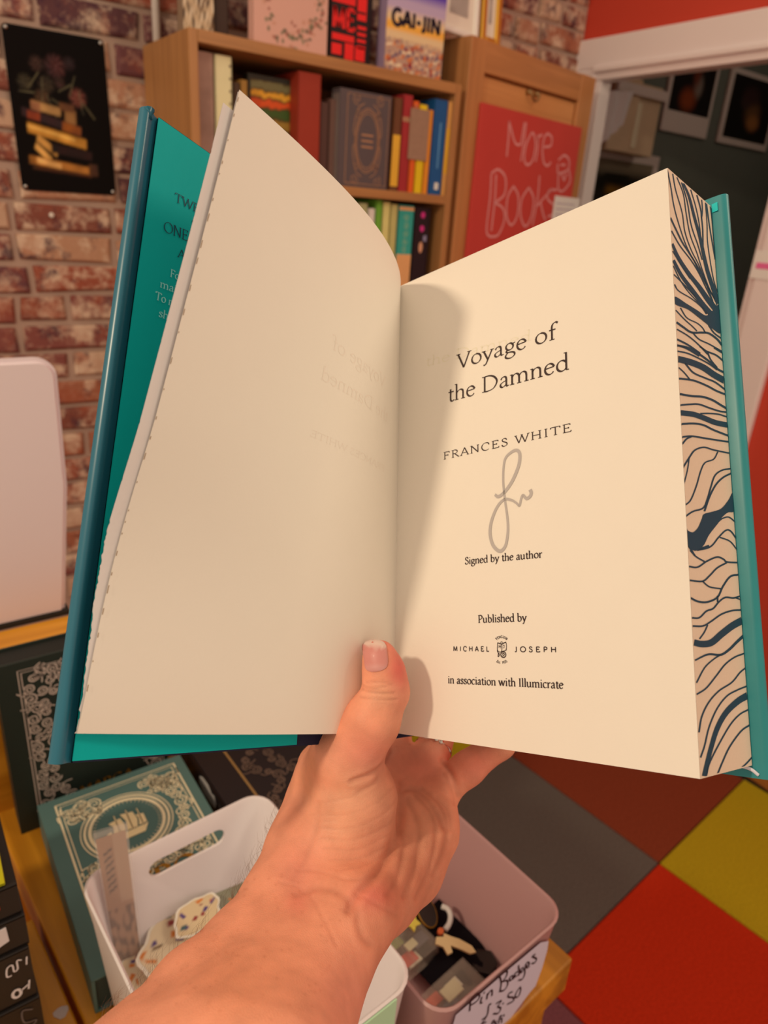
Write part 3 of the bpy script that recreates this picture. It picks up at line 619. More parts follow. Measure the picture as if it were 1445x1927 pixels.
mb = MB(); gz = onY((760, 50), yt)[2]-ZT; text_map(mb, 'GAI-JIN', np.array([.014, -.0009, gz]), np.array([1, 0, 0]), np.array([0, 0, 1]), wg-.026, .044, thick=.19, sans=True)
mb.build('title_lettering', mat('cover_ink_black', K(24, 18, 30, .6), .5), rg)
spine_out('near-black book right behind the red-lettered one on the bookcase top', tx(693, 120), tx(716, 128), ZT, ZT+.2, (40, 22, 22), group=G3, y=1.58, d=.14)
spine_out('black slim book at the right end of the bookcase top', tx(834, 150), tx(848, 152), ZT, ZT+.16, (24, 16, 14), group=G3, y=1.57, d=.13)
b = MB(); xw = onY((293, 30), YW-.02)[0]
b.tube([(xw, YW-.021, 1.79), (xw, YW-.021, 2.5)], .0085, 12)
tag(b.build('cable_conduit', mat('white_pvc', K(206, 176, 150, .62), .4), None, True), 'white plastic conduit running up the brick wall behind the bookcase', 'conduit')

# ================================================================== CABINET
ca = math.radians(9.5); cdir = np.array([math.cos(ca), math.sin(ca), 0]); cn = np.array([math.sin(ca), -math.cos(ca), 0])
CO = np.array([1.301, 1.533, 0.])
cab = empty('wooden_cabinet', 'tall light wood cabinet with an inset door, standing by the doorway', 'cabinet', tuple(CO), (0, 0, ca))
def Fc(p):
    q = onP(p, CO, cn)-CO; return q@cdir, q[2]
cwA, cwB = K(158, 98, 50, .68), K(174, 110, 58, .68)
cw = wood('cabinet_wood_upright', cwA, cwB, 2, 12); cwx = wood('cabinet_wood_rail', cwA, cwB, 0, 12)
xl = Fc((912, 140))[0]; xr = Fc((1090, 187))[0]; xe = Fc((1122, 150))[0]; zt_ = 1.915; zr = (Fc((914, 138))[1]+Fc((1087, 188))[1])/2
MB().box(0, xe, .022, .150, 0, zt_-.001).build('carcass', cw, cab)
MB().box(0, xl, 0, .022, 0, zt_, .002).build('stile', cw, cab); MB().box(xr, xe, 0, .022, 0, zt_, .002).build('stile', cw, cab)
MB().box(xl, xr, .001, .022, zr, zt_-.001, .002).build('top_rail', cwx, cab)
dr = MB().box(xl+.004, xr-.004, .010, .0215, .3, zr-.006, .002).build('door', wood('cabinet_door_wood', K(174, 110, 56, .66), K(190, 124, 66, .66), 0, 9), cab)
hx, hz = Fc((1003, 185)); brass = mat('dull_brass', K(150, 112, 66, .7), .35, .5, .9)
MB().tube([(hx-.018, .010, hz+.012), (hx-.018, -.004, hz+.012)], .006, 10).tube([(hx+.018, .010, hz+.012), (hx+.018, -.004, hz+.012)], .006, 10).tube([(hx+.019*math.cos(a), -.007, hz+.012+.019*math.sin(a)) for a in np.linspace(math.pi, 2*math.pi, 12)], .0028, 8).build('drop_handle', brass, dr, True)
# red sign
(sxl, sz1), (sxr, sz2) = Fc((901, 194)), Fc((1089, 240)); sz_t = (sz1+sz2)/2; sw = sxr-sxl; sh = .50
sg = empty('hand_lettered_sign', 'red board hand-lettered in chalk, hung on the cabinet door', 'sign', tuple(CO+cdir*sxl+cn*.012+np.array([0, 0, sz_t-sh])), (0, 0, ca))
MB().box(0, sw, 0, .010, 0, sh, .001).build('board', mat('red_sign_paint', K(172, 54, 42, .64), .6, .25, noise=.06, nscale=12), sg)
chalk = mat('chalk_pen', K(200, 116, 102, .62), .9, .1, noise=.25, nscale=120)
def sgp(cp):   # zoom of the sign (x4.516 from 820,60) -> sign plane
    x, z = Fc((820+cp[0]/4.516, 60+cp[1]/4.516)); return (x-sxl, z-(sz_t-sh))
mb = MB(); smap = lambda a, b: (a, -.0006, b)
L_ = [[(590, 760), (585, 900), (570, 1060)], [(590, 760), (640, 940), (690, 960)], [(690, 960), (720, 770)], [(735, 770), (710, 980), (690, 1100)],
      [(780, 860), (735, 960), (720, 1080), (745, 1130), (790, 1090), (815, 960), (800, 870), (780, 860)], [(838, 872), (832, 1000), (816, 1104)], [(832, 930), (848, 888), (872, 876)], [(888, 978), (944, 968), (952, 900), (920, 868), (890, 900), (874, 1000), (886, 1110), (920, 1136), (946, 1106)],
      [(440, 1200), (430, 1400), (400, 1680), (430, 1740)], [(440, 1200), (500, 1170), (560, 1240), (550, 1380), (470, 1450)], [(470, 1450), (540, 1500), (550, 1600), (500, 1720), (430, 1740)], [(480, 1210), (470, 1420), (440, 1690)],
      [(630, 1310), (580, 1400), (570, 1560), (610, 1640), (660, 1560), (670, 1400), (630, 1310)], [(760, 1320), (700, 1420), (690, 1560), (730, 1650), (780, 1570), (800, 1420), (760, 1320)],
      [(850, 1220), (835, 1400), (790, 1640)], [(960, 1330), (860, 1440), (830, 1480)], [(860, 1450), (880, 1540), (900, 1600)], [(1000, 1340), (930, 1350), (920, 1420), (970, 1470), (970, 1540), (920, 1570)],
      [(1010, 1090), (1060, 1050), (1100, 1090), (1090, 1170), (1010, 1200), (1005, 1120)], [(1010, 1200), (1010, 1330), (1050, 1350), (1110, 1270), (1100, 1170)], [(1040, 1210), (1060, 1260), (1080, 1200)], [(1030, 1130), (1070, 1130)]]
for s_ in L_:
    ribbon(mb, spline([sgp(q) for q in s_], 6), .0062, smap)
mb.build('chalk_lettering', chalk, sg)
q = [onP(p, CO+cn*.016, cn) for p in ((1045, 368), (1042, 400), (1092, 372))]
nc = empty('price_card', 'small white card stuck on the corner of the red sign', 'card', tuple(q[0]+np.array([0, 0, -.075])), (0, 0, ca))
wc = (q[2]-q[0])@cdir
MB().box(0, wc, 0, .0012, 0, .075, .0003).build('card', mat('white_card', K(206, 176, 170, .6), .7), nc)
mb = MB()
for k in range(3): ribbon(mb, [(.012, .055-.015*k), (wc*.8, .056-.015*k)], .0025, lambda a, b: (a, -.0005, b))
mb.build('faint_print', mat('faint_ink', K(150, 124, 124, .6), .7), nc)
# framed pictures on the cabinet
def frame(label, x0, x1, m, inner, name):
    d = .03; r = empty(name, label, 'picture frame', tuple(CO+cdir*x0+cn*(-.03)+np.array([0, 0, zt_])), (-.06, 0, ca)); w, h, b_ = x1-x0, .34, inner
    MB().box(0, b_, 0, .018, 0, h, .003).build('moulding', m, r); MB().box(w-b_, w, 0, .018, 0, h, .003).build('moulding', m, r)
    MB().box(b_, w-b_, 0, .018, 0, b_, .003).build('moulding', m, r); MB().box(b_, w-b_, 0, .018, h-b_, h, .003).build('moulding', m, r)
    MB().box(b_, w-b_, .008, .014, b_, h-b_).build('mount', mat('cream_mount', K(206, 176, 146, .62), .8), r)
    MB().box(b_+.025, w-b_-.025, .0065, .008, b_+.03, h-b_-.03).build('picture', mat('grey_engraving', K(150, 130, 110, .62), .8, noise=.3, nscale=30), r)
frame('white framed picture leaning on the left of the cabinet top', Fc((846, 30))[0]+.006, Fc((922, 50))[0]-.002, mat('white_frame', K(206, 178, 152, .62), .5), .012, 'picture_frame')
frame('gold framed picture on the cabinet top in front of the bricks', Fc((925, 60))[0]+.002, Fc((962, 62))[0], mat('gold_frame', K(190, 138, 50, .7), .35, .5, .7), .018, 'picture_frame')
# ================================================================== TABLE AND WHAT STANDS ON IT
TZ = .85; TY = math.radians(5.5)
tA, tB = K(150, 88, 12, .75), K(196, 124, 26, .75)
tw = wood('honey_table_wood', tA, tB, 1, 10, .35)
tb = empty('display_table', 'honey-coloured wooden table carrying the boxes and books', 'table', (.457, .256, 0), (0, 0, TY))
TL = .385
for k in range(3):
    a = -TL+k*TL/3; MB().box(a+.0004, a+TL/3-.0004, 0, .76, TZ-.045, TZ, .002).build('top_board', tw, tb)
MB().box(-TL+.012, -.012, .010, .75, TZ-.125, TZ-.045, .002).build('apron', tw, tb)
for x in (-TL+.02, -.07):
    for y in (.02, .69): MB().box(x, x+.05, y, y+.05, 0, TZ-.125, .003).build('leg', wood('honey_leg_wood', tA, tB, 2, 10, .35), tb)
su = empty('side_table', 'second honey-coloured wooden table end beside the narrow gap, under the black books', 'table', (.457, .256, 0), (0, 0, TY))
MB().box(-TL-.33, -TL-.004, .03, .355, TZ-.04, TZ-.001, .002).build('top_board', tw, su)
for x in (-TL-.32, -TL-.06):
    for y in (.04, .30): MB().box(x, x+.045, y, y+.045, 0, TZ-.04, .003).build('leg', wood('honey_leg_wood', tA, tB, 2, 10, .35), su)
p = onZ((115, 1905), TZ)
sc_ = MB(); sc_.prism([(.006*math.cos(a)*(1+.25*math.sin(3*a)), .0055*math.sin(a)) for a in np.linspace(0, 6.28, 11)[:-1]], lambda u, v, e: (u+p[0], v+p[1], e), TZ-.001, TZ-.0002)
tag(sc_.build('paper_scrap', mat('paper_scrap', K(206, 178, 160), .8)), 'tiny torn white paper scrap lying on the side table', 'paper')

# wooden riser and white panel
rs = empty('wooden_riser', 'honey-coloured wooden riser behind the dark ornate book', 'riser', (-.30, .724, TZ))
MB().box(0, .62, 0, .085, .166, .184, .002).build('top_board', wood('riser_wood', K(170, 100, 14, .75), K(208, 134, 34, .75), 0, 10, .35), rs)
MB().box(.01, .61, .004, .018, 0, .166).build('front_board', wood('riser_wood', tA, tB, 0), rs)
for x in (.01, .592): MB().box(x, x+.018, .018, .08, 0, .166).build('end_board', tw, rs)
def wpanel():
    y = .813; zt = onY((60, 676), y)[2]; xr = onY((141, 1000), y)[0]; zb = TZ+.186
    o = []; r = .020
    o += [(-.28, zb), (xr-.020, zb)] + [(xr-.002, zb+.16)]
    o += [(xr-r+r*math.cos(a), zt-r+r*math.sin(a)) for a in np.linspace(0, math.pi/2, 7)] + [(-.28, zt)]
    root = empty('plastic_screen', 'smooth white plastic screen back with rounded corner standing on the wooden riser', 'screen', (0, 0, 0))
    bm = bmesh.new(); m = MB().prism(o, lambda u, v, e: (u, e, v), y, y+.018)
    vs = [bm.verts.new(q) for q in m.v]
    for f in m.f: bm.faces.new([vs[i] for i in f])
    bmesh.ops.recalc_face_normals(bm, faces=bm.faces[:])
    ed = [e for e in bm.edges if abs(e.verts[0].co.y-e.verts[1].co.y) < 1e-6]
    bmesh.ops.bevel(bm, geom=ed, offset=.005, segments=3, affect='EDGES')
    me = bpy.data.meshes.new('panel_shell'); bm.to_mesh(me); bm.free()
    link('panel_shell', me, mat('white_plastic_panel', K(214, 184, 166, .8), .4, .4), root, False)
    MB().box(-.28, xr-.016, y-.003, y+.016, zb-.0018, zb+.004).build('dark_foot', mat('dark_rubber', K(40, 34, 26), .7), root)
wpanel()

# ------------------------------------------------------------------ scroll ornament shared by the ornate books
def scrolls(mb, pts, r, w, mp, seed=1):
    rr = np.random.default_rng(seed)
    for k, (x, y) in enumerate(pts):
        s = 1 if k % 2 else -1; q = r*rr.uniform(.75, 1.15)
        ribbon(mb, spiral(x, y, q, 1.9, rr.uniform(0, 6.28), s), np.linspace(w, w*.7, 26), mp)
        a = rr.uniform(0, 6.28); ribbon(mb, spline([(x+q*math.cos(a), y+q*math.sin(a)), (x+1.6*q*math.cos(a+.5*s), y+1.6*q*math.sin(a+.5*s)), (x+2.1*q*math.cos(a+1.1*s), y+2.1*q*math.sin(a+1.1*s))]), w*.8, mp)
silver = mat('silver_foil', K(190, 164, 138, .7), .4, .5, .2)
gold = mat('gold_foil', K(150, 98, 24, .7), .35, .5, .5)
cream = mat('cream_foil', K(224, 196, 146, .85), .5, .4)
creamy = mat('cream_ink', K(236, 200, 140, .9), .5, .3)

# upright dark book
bw, bh, bt_ = .165, .217, .034
ob = book('dark green-black book with silver scrollwork standing against the wooden riser', (.046, .683, TZ), (0, 0, 0), bw, bt_, bh, (22, 30, 24), m=mat('green_black_cloth', K(30, 36, 27, .75), .45, .4), pages=mat('black_sprayed_edges', K(26, 26, 20, .75), .6))
mp = lambda a, b: (a, -.0007, b); mb = MB(); inx, iny = .020, .010
for k in (0, .003): ribbon(mb, [(inx+k, iny+k), (bw-.006-k, iny+k), (bw-.006-k, bh-iny-k), (inx+k, bh-iny-k), (inx+k, iny+k)], .0011, mp)
P_ = []
for z in np.arange(.020, bh-.014, .0125):
    P_ += [(inx+.010+.003*math.sin(z*170), z), (bw-.016, z)]
    if (z*1000) % 3 < 1.6: P_ += [(inx+.021, z+.004), (bw-.027, z+.004)]
for x in np.arange(inx+.02, bw-.02, .0125): P_ += [(x, bh-.019+.002*math.sin(x*400)), (x, .019)]
for x, z in ((inx+.028, bh-.03), (inx+.037, bh-.024), (inx+.03, bh-.044), (inx+.020, bh-.040), (inx+.05, bh-.028), (inx+.035, .03), (inx+.03, .042), (inx+.033, .115), (inx+.028, .105), (inx+.04, .125)): P_.append((x, z))
scrolls(mb, P_, .0064, .0016, mp, 5); mb.build('silver_scrollwork', silver, ob)
mb = MB(); E_x, E_z = np.array([1, 0, 0]), np.array([0, 0, 1])
text_map(mb, 'G', np.array([.060, -.0008, .150]), E_x, E_z, .026, .042, thick=.10)
text_map(mb, 'V', np.array([.062, -.0008, .098]), E_x, E_z, .028, .042, thick=.12)
text_map(mb, 'MARGA', np.array([.063, -.0008, .026]), E_x, E_z, .060, .017, thick=.14)
mb.build('gold_lettering', gold, ob)

# teal book with the ship, lying flat
tw_, th_, tt = .157, .225, .042
tl = book('teal book with a cream ship medallion lying on the table behind the white box', (.062, .447, TZ+tt), (-math.pi/2, 0, math.radians(-.5)), tw_, tt, th_, (60, 84, 66), m=mat('teal_green_cloth', K(80, 102, 88, .86), .5, .35, bump=.2, bscale=500), pages=mat('dark_teal_edges', K(50, 60, 50, .8), .6))
mb = MB(); i1 = .012
for k, w in ((0, .0022), (.004, .0012)): ribbon(mb, [(i1+k+.004, i1+k), (tw_-i1-k, i1+k), (tw_-i1-k, th_-i1-k), (i1+k+.004, th_-i1-k), (i1+k+.004, i1+k)], w, mp)
ccx, ccy = .074, .150
for rx, w in ((.042, .0026), (.037, .0036), (.046, .0012)): ribbon(mb, arc(ccx, ccy, rx, rx*.97, 0, 360, 48), w, mp)
P_ = []
for a in np.arange(0, 360, 11.):
    for rr in (.058, .068): 
        x, y = ccx+rr*math.cos(math.radians(a+4*rr*100)), ccy+rr*math.sin(math.radians(a+4*rr*100))
        if i1+.012 < x < tw_-i1-.010 and i1+.012 < y < th_-i1-.010: P_.append((x, y))
for x in (.030, .040, .052, .115, .127, .135):
    for y in (.196, .186, .085, .095, .105): P_.append((x, y))
for y in (.03, .045, .06, .075): P_ += [(.030, y), (.128, y)]
scrolls(mb, P_, .0070, .0016, mp, 8); mb.build('cream_scrollwork', cream, tl)
mb = MB()
for a in np.arange(0, 360, 7.5): ribbon(mb, [(ccx+.034*math.cos(math.radians(a)), ccy+.034*math.sin(math.radians(a))), (ccx+.031*math.cos(math.radians(a)), ccy+.031*math.sin(math.radians(a)))], .0006, mp)
mb.build('ray_ring', cream, tl)
mb = MB(); pr = lambda u, v, e: (ccx+u*.84, e, ccy+v*.84)
for poly in ([(-.020, -.014), (-.014, -.022), (.016, -.021), (.023, -.009), (.019, -.010), (-.016, -.012)], [(-.019, -.009), (-.016, .004), (-.020, .012), (-.005, .014), (-.003, .0), (-.005, -.010)], [(-.003, -.009), (.0, .006), (-.004, .020), (.011, .017), (.013, .003), (.010, -.009)], [(.012, -.008), (.015, .003), (.013, .010), (.022, .008), (.022, -.007)], [(-.026, -.004), (-.020, -.002), (-.021, -.010)]):
    mb.prism(poly, pr, -.0004, -.0010)
for x in (-.011, .004, .017): mb.prism([(x-.0006, -.012), (x+.0006, -.012), (x+.0006, .025-abs(x)*.3), (x-.0006, .025-abs(x)*.3)], pr, -.0004, -.0010)
mb.build('ship', creamy, tl)
mb = MB(); text_map(mb, 'ERO', np.array([.060, -.0008, .060]), E_x, E_z, .060, .034, thick=.15); mb.build('gold_lettering', gold, tl)
mb = MB(); sp_ = lambda a, b: (-.0007, a, b)
for z in np.arange(.03, .20, .03): ribbon(mb, spline([(.004, z), (.005, z+.012), (.008, z+.016)]), .0014, sp_)
ribbon(mb, [(.006, .02), (.006, .13)], .0008, sp_); mb.build('spine_scrolls', cov((110, 84, 60)), tl)

# black book with the pale motif, lying flat, spine to the left
kb = book('black book with a pale spine motif and gold-ruled cover lying behind the white box', (.236, .485, TZ+.046), (-math.pi/2, 0, math.radians(1.5)), .16, .046, .215, (24, 16, 16), m=mat('black_book_cloth', K(26, 18, 18, .75), .4, .4))
mb = MB(); ribbon(mb, [(.034, .010), (.034, .205), (.150, .205), (.150, .010), (.034, .010)], .0030, mp); mb.build('gold_rule', mat('pale_gold', K(150, 110, 60, .75), .35, .5, .4), kb)
mb = MB(); scrolls(mb, [(.058+.012*math.sin(z*90), z) for z in np.arange(.02, .20, .010)]+[(.085+.01*math.cos(z*80), z) for z in np.arange(.02, .20, .012)], .0064, .0019, mp, 12); mb.build('embossed_chain', mat('dull_emboss', K(92, 68, 52, .75), .45, .4), kb)
mb = MB(); pz = lambda u, v, e: (e, u, v)
mb.prism([(.010, .128), (.016, .118), (.013, .112), (.022, .106), (.020, .112), (.028, .108), (.030, .118), (.032, .140), (.026, .152), (.016, .152), (.011, .144)], pz, 0, -.0008); mb.build('pale_motif', mat('pale_motif', K(206, 184, 160, .85), .6), kb)
mb = MB()
for k in range(6): ribbon(mb, spline([(.012, .096-.014*k), (.022, .092-.014*k), (.032, .098-.014*k)]), .0022, sp_)
mb.build('spine_lettering', mat('grey_letter', K(92, 76, 66, .75), .6), kb)
ribbon_ = MB(); ribbon(ribbon_, [(.0445, .002), (.0445, .213)], .0012, sp_); ribbon(ribbon_, [(.003, .002), (.003, .213)], .0012, sp_); ribbon_.build('spine_rules', mat('brown_rule', K(84, 52, 36, .75), .5), kb)

# stack of black books, spines to the viewer
G4 = 'black books stacked on the side table'
FLAT = Matrix(((0, 0, -1), (1, 0, 0), (0, -1, 0))).to_euler()      # spine to the viewer, front cover up, head to the right
zz = TZ; blk = mat('matt_black_cover', K(30, 24, 20, .75), .45, .4)
ST = [(.040, 'plain black book at the very bottom of the stack by the table gap'), (.040, 'grey-marked black book, second from the bottom of the stack'), (.054, 'thick black book lettered in white in the middle of the stack'), (.031, 'black book with a white cube shape above the lettered one'), (.030, 'black book with a red and white spot under the yellow one')]
w_m = mat('white_print', K(214, 190, 170, .85), .6)
for k, (t, l) in enumerate(ST):
    t1 = t-.0008
    r = book(l, (.0215+.0012*(k % 2), .427+.002*k, zz+t1), FLAT, .15, t1, .21, (26, 20, 18), G4, m=blk)
    mb = MB(); s3 = lambda a, b: (-.0007, t1-b, a)
    if k == 1:
        ribbon(mb, spline([(.006, .030), (.013, .033), (.013, .020), (.005, .016), (.012, .010)]), .0013, s3); mb.build('grey_mark', mat('grey_letter', K(92, 76, 66, .75), .6), r)
    if k == 2:
        ribbon(mb, [(.0025, .045), (.0035, .037)], .0011, s3)
        ribbon(mb, spline([(.006, .044), (.009, .045), (.0095, .037), (.012, .036), (.0125, .043), (.016, .042), (.017, .034), (.014, .033)]), .0012, s3)
        ribbon(mb, arc(.013, .012, .0028, .004, 0, 360), .0022, s3); ribbon(mb, [(.010, .013), (.0045, .016)], .0014, s3); ribbon(mb, [(.0035, .020), (.005, .011)], .0013, s3)
        mb.build('spine_lettering', w_m, r)
    if k == 3:
        mb.prism([(.0125, .012), (.03, .006), (.03, .024), (.013, .026)], lambda u, v, e: (e, t1-v, u), 0, -.0008); mb.build('white_cube', w_m, r)
    if k == 4:
        ribbon(mb, arc(.020, .014, .006, .006, 0, 360), .002, s3); mb.build('red_ring', mat('red_print', K(214, 40, 30, .8), .5), r)
        mb = MB(); mb.prism([(.020+.004*math.cos(a), .014+.003*math.sin(a)) for a in np.linspace(0, 6.28, 9)[:-1]], lambda u, v, e: (e, t1-v, u), 0, -.0006); mb.build('white_spot', w_m, r)
    zz += t
book('yellow book lying on top of the black stack', (.0145, .437, zz+.030), FLAT, .13, .030, .17, (220, 200, 30), m=mat('yellow_cover', K(222, 206, 30, .85), .45))
book('small dark red book lying behind the black stack', (.018, .5835, TZ+.018), FLAT, .030, .018, .16, (150, 26, 24))

# ------------------------------------------------------------------ storage boxes
def rrect(w, d, r, n=6):
    o = []
    for cx, cy, a in ((w/2-r, -d/2+r, -90), (w/2-r, d/2-r, 0), (-w/2+r, d/2-r, 90), (-w/2+r, -d/2+r, 180)):
        o += [(cx+r*math.cos(math.radians(a+90*k/n)), cy+r*math.sin(math.radians(a+90*k/n))) for k in range(n+1)]
    return o
def bin_mesh(w, d, h, r, t, taper):
    secs = [(w-2*taper-.012, d-2*taper-.012, 0., r*.5), (w-2*taper, d-2*taper, .006, r*.75), (w, d, h-.004, r), (w+.0016, d+.0016, h-.001, r), (w-t*.6, d-t*.6, h+.0004, r), (w-2*t, d-2*t, h-.002, r-t*.5), (w-2*taper-2*t, d-2*taper-2*t, .007, r*.7), (w-2*taper-2*t-.010, d-2*taper-2*t-.010, .003, r*.45)]
    mb = MB(); n = None
    for (a, b_, z, rr) in secs:
        L = rrect(a, b_, rr); n = len(L); mb.v += [(x, y, z) for x, y in L]
    for s_ in range(len(secs)-1):
        mb.f += [(s_*n+i, s_*n+(i+1) % n, (s_+1)*n+(i+1) % n, (s_+1)*n+i) for i in range(n)]
    mb.f.append(tuple(range(n))[::-1]); k = (len(secs)-1)*n; mb.f.append(tuple(range(k, k+n)))
    return mb
def bin_box(name, label, loc, rz, w, d, h, m, slot=None):
    root = empty(name, label, 'storage box', loc, (0, 0, rz))
    o = bin_mesh(w, d, h, .020, .0026, .010).build('shell', m, root, True)
    if slot:
        x0, x1, zc, hz_ = slot; pts_ = [(x1+hz_*math.cos(a), zc+hz_*math.sin(a)) for a in np.linspace(-math.pi/2, math.pi/2, 9)]+[(x0+hz_*math.cos(a), zc+hz_*math.sin(a)) for a in np.linspace(math.pi/2, 3*math.pi/2, 9)]
        c = MB().prism(pts_, lambda u, v, e: (u, e, v), d/2-.03, d/2+.03).build('cutter', None); c.parent = root
        bm = bmesh.new(); bm.from_mesh(c.data); bmesh.ops.recalc_face_normals(bm, faces=bm.faces[:]); bm.to_mesh(c.data); bm.free()
        md = o.modifiers.new('slot', 'BOOLEAN'); md.object = c; md.solver = 'EXACT'
        bpy.context.view_layer.update(); dg = bpy.context.evaluated_depsgraph_get()
        me = bpy.data.meshes.new_from_object(o.evaluated_get(dg)); o.modifiers.clear(); o.data = me; bpy.data.objects.remove(c)
    md = o.modifiers.new('edges', 'EDGE_SPLIT'); md.split_angle = math.radians(50)
    return root
whitep = mat('white_box_plastic', (.86, .83, .87), .35, .45)
pinkp = mat('dusty_pink_plastic', K(174, 124, 108, .84), .4, .4)
wb = bin_box('white_storage_box', 'white plastic box with an oval handle hole holding stickers', (.155, .354, TZ), math.radians(4), .166, .222, .148, whitep, (-.020, .034, .121, .0085))
pb = bin_box('pink_storage_box', 'dusty pink plastic box of pin badges with a handwritten price label', (.3185, .345, TZ), math.radians(4), .148, .222, .12, pinkp)
MB().box(.028, .062, -.1128, -.1116, .100, .1455).build('green_label', mat('pale_green_note', K(186, 206, 150, .9), .7), wb)
# label on the pink box's near side
WL, DL, HL = .148, .222, .12
def near_face(u, z, e=0.):   # u across, z up: leaning wall of the box
    k = .010*(1-(z-.006)/(HL-.010)); return np.array([u, -DL/2+k-.0012-e, z])
mwp = np.array(Matrix.Translation(pb.location) @ Matrix.Rotation(math.radians(4), 4, 'Z'))
def pxlab(p):                # pixel on the near wall -> (u, z)
    q0 = (mwp @ np.r_[near_face(0, .06), 1])[:3]; a = (mwp @ np.r_[near_face(.01, .06), 1])[:3]-q0; b_ = (mwp @ np.r_[near_face(0, .07), 1])[:3]-q0
    x = onP(p, q0, nrm(np.cross(a, b_)))-q0; return (x@nrm(a), .06+(x@nrm(b_)))
cz = lambda c: pxlab((850+c[0]/4.76, 1760+c[1]/4.76))
co_ = [cz(q) for q in ((45, 640), (65, 612), (235, 432), (500, 243), (790, 62), (862, 48), (850, 130), (835, 260), (800, 400), (700, 500))]
co_ += [(co_[-1][0]-.02, co_[-1][1]-.02), (co_[0][0]+.01, .018), (co_[0][0]-.004, .020)]
u0 = [min(max(q[0], -.058), .060) for q in co_]; co_ = [(a, min(max(q[1], .012), HL-.006)) for a, q in zip(u0, co_)]
mb = MB(); mb.add([near_face(u, z, .0006) for u, z in co_], [tuple(range(len(co_)))]); mb.build('paper_label', mat('label_paper', K(206, 182, 176, .85), .75), pb)
HW = [[(190, 535), (162, 575), (152, 672)], [(150, 588), (180, 538), (225, 515), (241, 545), (210, 590), (152, 625)], [(262, 545), (250, 596), (266, 598)], [(280, 506), (285, 511)], [(312, 515), (306, 566)], [(308, 540), (335, 496), (353, 490), (352, 536)],
      [(420, 360), (435, 420), (424, 492)], [(414, 376), (455, 325), (488, 320), (480, 362), (445, 410)], [(445, 410), (487, 400), (492, 440), (460, 486), (418, 496)], [(540, 354), (514, 370), (510, 399), (530, 391), (545, 356), (546, 386)], [(585, 320), (560, 335), (558, 366), (582, 350)], [(590, 264), (596, 330), (592, 356)],
      [(636, 280), (610, 300), (615, 331), (641, 290), (646, 340), (625, 386), (590, 396)], [(650, 276), (686, 256), (675, 235), (654, 256), (665, 286), (692, 270)], [(742, 164), (714, 184), (751, 205), (736, 240), (708, 246)],
      [(346, 609), (324, 620), (315, 690), (290, 745), (262, 782), (302, 770)], [(260, 751), (312, 714)], [(388, 606), (436, 580), (405, 630), (432, 645), (410, 690), (364, 696)], [(450, 600), (455, 606)], [(537, 499), (505, 515), (499, 546), (540, 550), (546, 580), (488, 612)], [(606, 454), (575, 500), (560, 546), (590, 540), (609, 490), (606, 454)],
      [(345, 790), (375, 770), (365, 755), (348, 782)], [(402, 760), (380, 776), (396, 792)], [(426, 714), (412, 786)], [(415, 756), (440, 735), (440, 776)], [(435, 708), (438, 720)], [(458, 703), (461, 716)]]
mb = MB()
for s_ in HW: ribbon(mb, spline([cz(q) for q in s_], 6), .0017, lambda a, b: near_face(min(max(a, -.062), .064), b, .0010))
mb.build('handwriting', mat('marker_ink', K(26, 20, 24, .8), .5), pb)

# stickers in the white box
stick = vcmat('sticker_print', .35, .45)
G5 = 'stickers in the white box'
def sticker(label, px, z, rx, ry, seed, tilt, base=(236, 204, 160)):
    q = onZ(px, z); r = np.random.default_rng(seed)
    root = empty('sticker', label, 'sticker', tuple(q), tilt, G5)
    th = np.linspace(0, 2*math.pi, 37)[:-1]; rad = 1+.07*np.sin(th*r.integers(3, 6)+r.uniform(0, 6))+.04*np.sin(th*9+r.uniform(0, 6))
    out = [(rx*k*math.cos(a), ry*k*math.sin(a)) for a, k in zip(th, rad)]
    MB().prism(out, lambda u, v, e: (u, v, e), -.0006, 0).build('border', mat('sticker_white', K(240, 214, 176, .95), .4), root)
    def fn(u, v):
        c = np.tile(lin(base), (len(u), 1)); n = 14
        for k in range(n):
            col = [(190, 70, 40), (80, 50, 110), (120, 90, 60), (220, 120, 40), (60, 90, 90), (150, 40, 40)][r.integers(6)]
            c = over(c, rectm(u, v, r.uniform(.1, .9), r.uniform(.1, .9), r.uniform(.05, .16), r.uniform(.03, .10), r.uniform(0, 3), .03), lin(col))
        return c*np.array([1, 1.2, 1.5])
    def m_(u, v):
        a = v*2*math.pi; k = np.interp(a, np.r_[th, 2*math.pi], np.r_[rad, rad[0]])*u*.90; return np.stack([rx*k*np.cos(a), ry*k*np.sin(a), np.full_like(u, .0003)], 1)
    def f2(u, v): a = v*2*math.pi; return fn(.5+.45*u*np.cos(a), .5+.45*u*np.sin(a))
    panel('print', m_, 26, 72, f2, stick, root)
sticker('round cream sticker with a ring of little purple and red marks', (330, 1775), .905, .034, .026, 3, (.30, -.10, .5))
sticker('teal and brown picture sticker at the back of the white box', (425, 1685), .905, .030, .016, 5, (.55, .1, .2), (150, 140, 110))
sticker('cream sticker with dark triangles beside the bookmark', (268, 1822), .892, .020, .018, 9, (.1, -.3, 1.1))
sticker('pale sticker leaning on the back wall of the white box', (372, 1722), .916, .026, .014, 12, (.7, .2, .3), (226, 190, 140))
sticker('reddish sticker lying under the round cream one', (330, 1812), .880, .040, .034, 15, (.12, .15, .2), (206, 150, 110))
